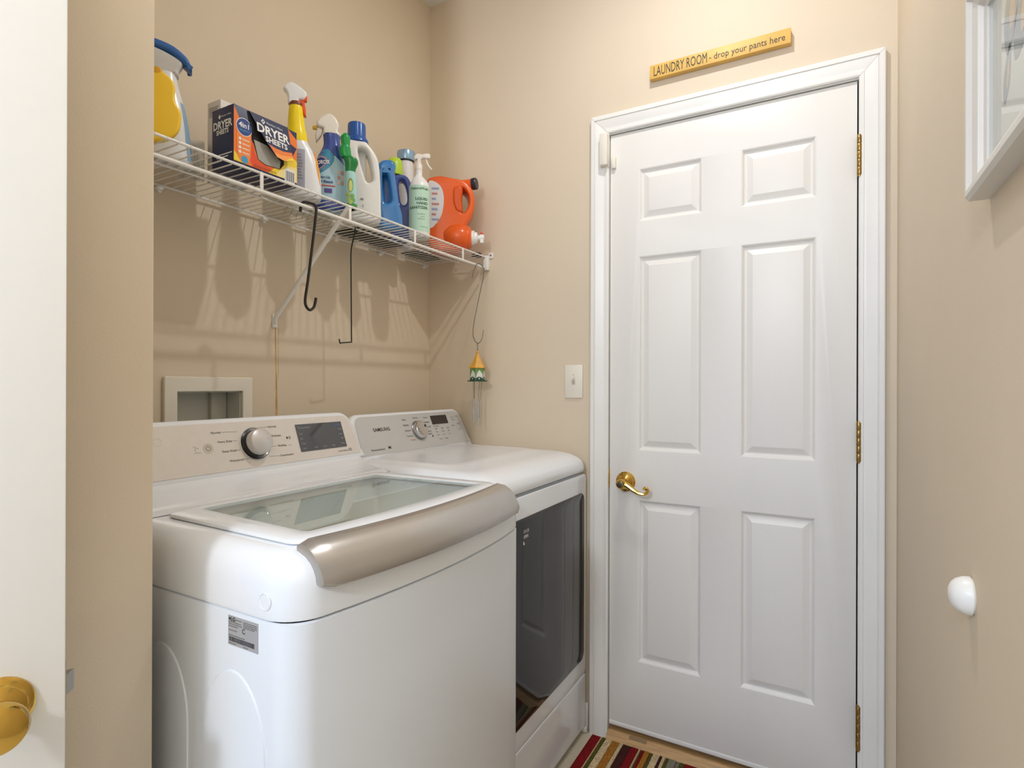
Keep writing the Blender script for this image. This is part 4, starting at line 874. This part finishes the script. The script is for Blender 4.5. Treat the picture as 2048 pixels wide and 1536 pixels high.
P('logo_field', B.poly(spl([(cxm + (a - cxm) * .84, czm + (b - czm) * .80) for a, b in dm], 2), .0021), mat('logo_navy', (34, 60, 130), .4), t)
B.text('CLOROX', -.0255, .1275, .0155, WPR, t, 'CENTER', .72, .0003, .0026, .10)
B.text('Clean-Up', -.018, .088, .0090, mat('label_navy', (44, 62, 120), .4), t, 'CENTER', off=.0016, bold=.0002); B.text('+ Bleach', -.010, .076, .0095, MATS['label_navy'], t, 'CENTER', off=.0016, bold=.0003)
P('red_line', B.label(-.040, .012, .064, .067, .0010), MATS['logo_red'], t); P('purple_patch', B.label(-.016, .004, .046, .058, .0010), mat('purple_print', (84, 70, 140), .4), t)
for i in range(2):
    for j in range(3): P('icon', B.label(.018 + .0095 * i, .0255 + .0095 * i, .100 - .014 * j, .110 - .014 * j, .0010, 4, 3), mat('icon_tan%d' % ((i + j) % 2), ((214, 190, 176), (196, 150, 130))[(i + j) % 2], .5), t)
P('head', prof(spl(px(c_, b_, s_, [(648, 268), (647, 256), (637, 254), (634, 246), (641, 236), (655, 226), (664, 227), (672, 235), (677, 247), (674, 258), (681, 268)]), 2), .030, .007), mat('head_white', (232, 228, 220), 0.3), t)
ycl = mat('trigger_yellow', (238, 196, 40), .35)
P('nozzle', lathe([(.006, 0), (.0055, .010), (.0035, .012)], 14, axis_m((-.036, 0, .232), (-1, 0, -.1))), ycl, t)
P('trigger', prof(px(c_, b_, s_, [(670, 262), (674, 264), (682, 282), (681, 290), (677, 286)]), .012, .003), ycl, t)
P('spray_guard', prof(px(c_, b_, s_, [(636, 254), (646, 256), (644, 268), (634, 283), (632, 270)]), .018, .003), mat('guard_plastic', (214, 206, 196), .2), t)

# slim green bottle
s_, c_, b_ = 703, 701, 420
t = thing('spray_bottle', 'slim green capped mist bottle with avocado print', 'spray bottle', (-0.703, -0.2605, ZB), RZ(45.4))
B = Loft([(0, .0125, .0125, 2, .003), (.003, .0150, .0150, 2, .003), (.02, .0160, .0160, 2, .003), (.09, .0155, .0155, 2, .002), (.108, .0140, .0140, 2, .000)])
P('bottle_body', B.vf(), mat('mint_label', (168, 214, 212), 0.3), t)
P('base_ring', B.vf(.0, .016, .0006), mat('leaf_green', (72, 150, 72), .35), t)
P('avocado', B.poly(disc_pts(.001, .066, .0075, 20, .020), .0008), mat('avocado_skin', (120, 146, 70), .5), t); P('avocado_flesh', B.poly(disc_pts(.001, .064, .0055, 20, .016), .0013), mat('avocado_flesh', (206, 214, 130), .5), t)
for k, (a, b) in enumerate(((-.006, .040), (.006, .036), (-.003, .026), (.008, .025), (.001, .018))): P('leaf_print', B.poly(disc_pts(a, b, .0062, 12, .0065), .0010 + .0002 * k), mat('leaf_print%d' % (k % 2), ((170, 196, 110), (120, 166, 90))[k % 2], .5), t)
gr = mat('bright_green', (20, 152, 76), 0.22)
P('collar', Loft([(.106, .0140, .0140, 2, .000), (.118, .0150, .015, 2, .001), (.135, .0190, .016, 2.3, .003), (.146, .0190, .016, 2.3, .0), (.150, .0150, .014, 2, -.005)]).vf(), mat('deep_green', (12, 128, 62), .22), t)
P('cap', Loft([(.148, .0155, .014, 2.2, -.010), (.160, .0165, .0145, 2.2, -.014), (.175, .0150, .014, 2.2, -.014), (.182, .0120, .013, 2, -.013), (.196, .0130, .013, 2, -.013), (.208, .0120, .012, 2, -.0135), (.216, .006, .006, 2, -.0135)]).vf(), gr, t)

# white jug with blue cap
def jug(t, m, outl, holes, th, bev): return P('jug_body', prof(spl(outl, 3), th, bev, [spl(h, 3) for h in holes]), m, t, 60)
t = thing('detergent_jug', 'white detergent jug with ribbed royal blue cap', 'detergent jug', (-0.5800, -0.196, ZB), RZ(44.1, 4))
jw = mat('jug_white', (232, 231, 228), 0.35)
jug(t, jw, [(-.045, .014), (-.034, .0015), (.036, .0015), (.048, .014), (.048, .05), (.047, .10), (.042, .175), (.032, .208), (.012, .234), (-.002, .245), (-.047, .245), (-.053, .228), (-.049, .15), (-.045, .04)], [[(-.019, .224), (.000, .221), (.013, .199), (.0235, .145), (.021, .126), (.006, .122), (-.005, .149), (-.014, .18), (-.021, .211)]], .060, .009)
P('handle_web', xf(box(-.024, .006, .004, .020, .118, .232, .004), Matrix.Identity(4)), jw, t)
def ribcap(r, z0, z1, x, m, t, n=36, name='cap'):
    L = lambda rr, z: [(x + (rr - (.0008 if k % 2 else 0)) * math.cos(2 * PI * k / n), (rr - (.0008 if k % 2 else 0)) * math.sin(2 * PI * k / n), z) for k in range(n)]
    return P(name, loft([L(r * 1.02, z0), L(r, z0 + .004), L(r * .97, z1 - .004), L(r * .92, z1)]), m, t, 20)
rb = mat('cap_royal_blue', (30, 86, 166), 0.3)
ribcap(.0275, .258, .304, -.0235, rb, t, 48); P('cap_skirt', lathe([(.030, .243), (.0335, .246), (.0325, .253), (.0285, .260)], 32, Matrix.Translation((-.0215, 0, 0))), rb, t)
for k, (s2, z) in enumerate((('48', .066), ('- 2', .046))): text('lettering', s2, frame_m((-.010, -.0312, z), (1, 0, 0), (0, 0, 1)), .011, INKL, t, 'CENTER', world=False)

# light blue jug
s_, c_, b_ = 633, 780, 455
t = thing('detergent_jug', 'glossy sky blue translucent detergent jug with slot handle', 'detergent jug', (-0.4790, -0.210, ZB + 0.002), RZ(41.6)); t.scale = (1.03,) * 3
jug(t, mat('jug_sky_blue', (38, 122, 190), 0.14, coat=.5, spec=.7), px(c_, b_, s_, [(759, 454), (755, 430), (756, 345), (758, 326), (770, 318), (785, 319), (791, 328), (789, 345), (794, 378), (797, 402), (803, 422), (804, 449), (799, 454)]), [px(c_, b_, s_, [(765, 352), (770, 345), (775, 352), (781, 392), (779, 401), (771, 402), (768, 385)])], .046, .014)
P('handle_web', box(-.024, .006, .002, .012, .080, .176, .003), mat('jug_sky_blue_deep', (30, 96, 160), .2), t)

# dark blue jug with lime cap
s_, c_, b_ = 580, 810, 481
t = thing('detergent_jug', 'periwinkle blue detergent jug with lime green cap', 'detergent jug', (-0.3390, -0.159, ZB), RZ(40.2)); t.scale = (1.02,) * 3
jug(t, mat('jug_periwinkle', (70, 96, 178), 0.25, coat=.2), px(c_, b_, s_, [(784, 480), (780, 465), (781, 362), (788, 351), (800, 349), (812, 353), (820, 368), (825, 405), (828, 440), (828, 472), (823, 480)]), [px(c_, b_, s_, [(796, 366), (804, 362), (811, 380), (812, 402), (806, 409), (800, 405), (797, 388)])], .050, .014)
lm = mat('cap_lime', (186, 220, 60), 0.35)
P('cap', lathe([(.0270, .226), (.0275, .230), (.0262, .262), (.0240, .276), (.018, .2835), (.0, .286)], 32, Matrix.Translation(((788 - 810) / 580, 0, 0)), True, False), lm, t)
P('neck', lathe([(.022, .215), (.022, .228)], 24, Matrix.Translation(((788 - 810) / 580, 0, 0))), mat('neck_dark', (50, 74, 60), .4), t)

# tumbler
t = thing('tumbler', 'tall white tumbler with pale blue metallic lid', 'tumbler', (-0.2640, -0.095, ZB), RZ(40))
P('tumbler_body', lathe([(.024, 0), (.0255, .002), (.028, .18), (.0285, .25), (.0270, .300), (.0265, .318)], 32), mat('tumbler_white', (230, 228, 232), 0.3), t)
P('seal_ring', lathe([(.0280, .317), (.0280, .323)], 32), DARK, t)
P('lid', lathe([(.0310, .322), (.0325, .326), (.0328, .352), (.0315, .356), (.0, .357)], 36, None, True, False), mat('lid_blue_metal', (150, 184, 214), 0.25, metal=.5), t)

# sanitizer sprayer
s_, c_, b_ = 590, 839, 477
t = thing('spray_bottle', 'round white sanitizer sprayer with mint green label', 'spray bottle', (-0.3635, -0.238, ZB), RZ(38.7))
B = Loft([(0, .033, .033, 2), (.004, .0352, .0352, 2), (.09, .0352, .0352, 2), (.165, .0350, .0350, 2), (.185, .0300, .0300, 2), (.202, .0190, .0190, 2, -.002), (.210, .0125, .0125, 2, -.003), (.232, .0120, .0120, 2, -.003)])
P('bottle_body', B.vf(), mat('sani_white', (238, 238, 238), 0.25), t)
P('mint_label', Loft([(.016, .0352, .0352, 2), (.09, .0352, .0352, 2), (.172, .0352, .0352, 2)]).vf(.016, .170, .0005), mat('mint_green', (192, 226, 206), 0.4), t)
dg = mat('label_dark_green', (70, 104, 92), .5)
B.text('NatureWell', .000, .158, .0115, dg, t, 'CENTER', bold=.0002)
for k, s2 in enumerate(('LIQUID', 'HAND', 'SANITIZER')): B.text(s2, .027, .123 - .0145 * k, .0125, dg, t, 'RIGHT', bold=.0003)
for k, s2 in enumerate(('Kills 99% of', 'germs', 'Refill spray')): B.text(s2, .018, .072 - .008 * k, .0052, dg, t, 'RIGHT')
B.text('16.9 fl oz', .014, .030, .006, dg, t, 'CENTER')
frs = mat('frosted_white', (232, 226, 220), 0.3)
P('neck_collar', lathe([(.0128, .230), (.0130, .246), (.010, .250), (.007, .262)], 20, Matrix.Translation((-.003, 0, 0))), frs, t)
P('head', prof(spl(px(c_, b_, s_, [(833, 330), (834, 320), (829, 322), (828, 315), (835, 309), (845, 310), (850, 308), (859, 308), (860, 315), (856, 318), (846, 317), (841, 322), (842, 331)]), 2), .016, .004), frs, t)
P('trigger', tube([((851 - c_) / s_, 0, (b_ - 316) / s_), ((854 - c_) / s_, 0, (b_ - 326) / s_), ((858 - c_) / s_, 0, (b_ - 333) / s_), ((863 - c_) / s_, 0, (b_ - 338) / s_)], .003, 8, 4), frs, t)

# orange jug with tap
s_, c_, b_ = 524, 901, 509
t = thing('detergent_jug', 'large orange detergent jug lying with white tap and dark cap', 'detergent jug', (-0.1270, -0.204, ZB), RZ(35.6))
orm = mat('jug_orange', (236, 96, 24), 0.28, coat=.2)
q = lambda pts: px(c_, b_, s_, pts)
jug(t, orm, q([(862, 367), (880, 364), (900, 367), (920, 370), (932, 378), (941, 390), (945, 408), (944, 426), (937, 444), (928, 460), (925, 485), (918, 504), (900, 508), (872, 508), (858, 500), (852, 470), (850, 430), (850, 395), (853, 374)]), [q([(918, 386), (926, 388), (932, 398), (934, 411), (931, 424), (923, 434), (918, 430), (917, 410)])], .096, .010)
P('handle_grip_web', prof(spl(q([(903, 386), (916, 381), (922, 388), (920, 410), (922, 432), (912, 434), (904, 424), (901, 404)]), 3), .104, .012), mat('jug_orange_web', (226, 86, 20), .32), t)
P('spout', lathe([(.026, 0), (.0235, .02), (.0205, .045), (.0205, .068)], 28, axis_m((.016, .008, .2545), (1, -.42, .08))), orm, t)
ck = mat('cap_navy_black', (36, 38, 54), .35)
P('spout_cap', loft([[tuple(axis_m((.076, -.017, .2595), (1, -.42, .08)) @ Vector(((r - (.0007 if k % 2 else 0)) * math.cos(2 * PI * k / 36), (r - (.0007 if k % 2 else 0)) * math.sin(2 * PI * k / 36), z))) for k in range(36)] for r, z in ((.0215, 0), (.0220, .003), (.0220, .015), (.0200, .018))]), ck, t, 20)
MT = axis_m((-.030, -.010, .0555), (1, -.12, .0))
P('tap_bulge', lathe([(.020, -.01), (.040, .005), (.050, .025), (.0535, .050), (.0520, .072), (.046, .088), (.043, .090), (.043, .094), (.036, .102), (.026, .106)], 36, MT), orm, t, 50)
P('tap_ring', lathe([(.0270, .104), (.0275, .107), (.0270, .114), (.022, .117), (.020, .126), (.012, .128)], 30, MT), PLAS, t)
tp_ = P('tap', join(lathe([(.010, .126), (.010, .150), (.008, .152)], 18, MT), xf(box(-.008, .008, -.020, .012, .136, .150, .002), MT)), PLAS, t)
P('tap_button', xf(box(-.006, .006, .012, .020, .136, .148, .002), MT), mat('tap_red', (214, 60, 50), .35), t)
lb = mat('orange_jug_label', (222, 222, 226), .5)
MLb = frame_m((0, -.0483, 0), (1, 0, 0), (0, 0, 1))
P('label', slab_on(MLb, spl(q([(856, 377), (866, 376), (878, 384), (884, 398), (885, 418), (881, 440), (872, 456), (860, 467), (855, 450), (854, 400)]), 3), .0008), lb, t)
for k in range(7): P('label_print', slab_on(MLb, q([(862, 388 + 10 * k), (862 + 14 - (k % 3) * 3, 388 + 10 * k), (862 + 14 - (k % 3) * 3, 392 + 10 * k), (862, 392 + 10 * k)]), .0012), mat('label_print%d' % (k % 2), ((150, 160, 196), (196, 130, 130))[k % 2], .5), t)

# loose dark cap and black folded bags lying at the back
t = thing('container_lid', 'small loose dark round lid lying below the orange jug tap', 'lid', (-0.0440, -0.262, ZB))
P('lid_shell', lathe([(.0195, 0), (.0205, .002), (.0205, .009), (.018, .0115), (.0, .012)], 28, None, True, False), mat('cap_slate', (44, 52, 62), .35), t); P('lid_rim', lathe([(.0215, 0), (.0215, .002)], 28), MATS['cap_slate'], t)
for lab, x0, x1, y0, y1, h in (('black folded bag lying on the shelf behind the blue jugs', -.555, -.30, -.125, -.030, .014), ('black folded bag lying on the shelf behind the orange jug', -.215, -.055, -.098, -.030, .012)):
    t = thing('folded_bag', lab, 'bag', ((x0 + x1) / 2, (y0 + y1) / 2, ZB), group=None)
    w2, d2_ = (x1 - x0) / 2, (y1 - y0) / 2
    P('lower_fold', box(-w2, w2, -d2_, d2_, 0, h * .5, .002), DARK, t); P('upper_fold', box(-w2 + .012, w2 - .006, -d2_ + .004, d2_, h * .5, h, .002), DARK, t)
for k in range(9):
    x = -.835 + .0195 * k
    tag(mk('wire_hook', tube([(x - .012, -.178, 1.7000), (x - .004, -.166, 1.7050), (x, -.158, 1.7060), (x + .006, -.146, 1.7035), (x + .010, -.138, 1.6985), (x + .011, -.133, 1.695)], .0011, 6, 3), STEEL), 'small silver wire hanger hook poking through the shelf wires', 'hook', 'silver wire hooks under the shelf')
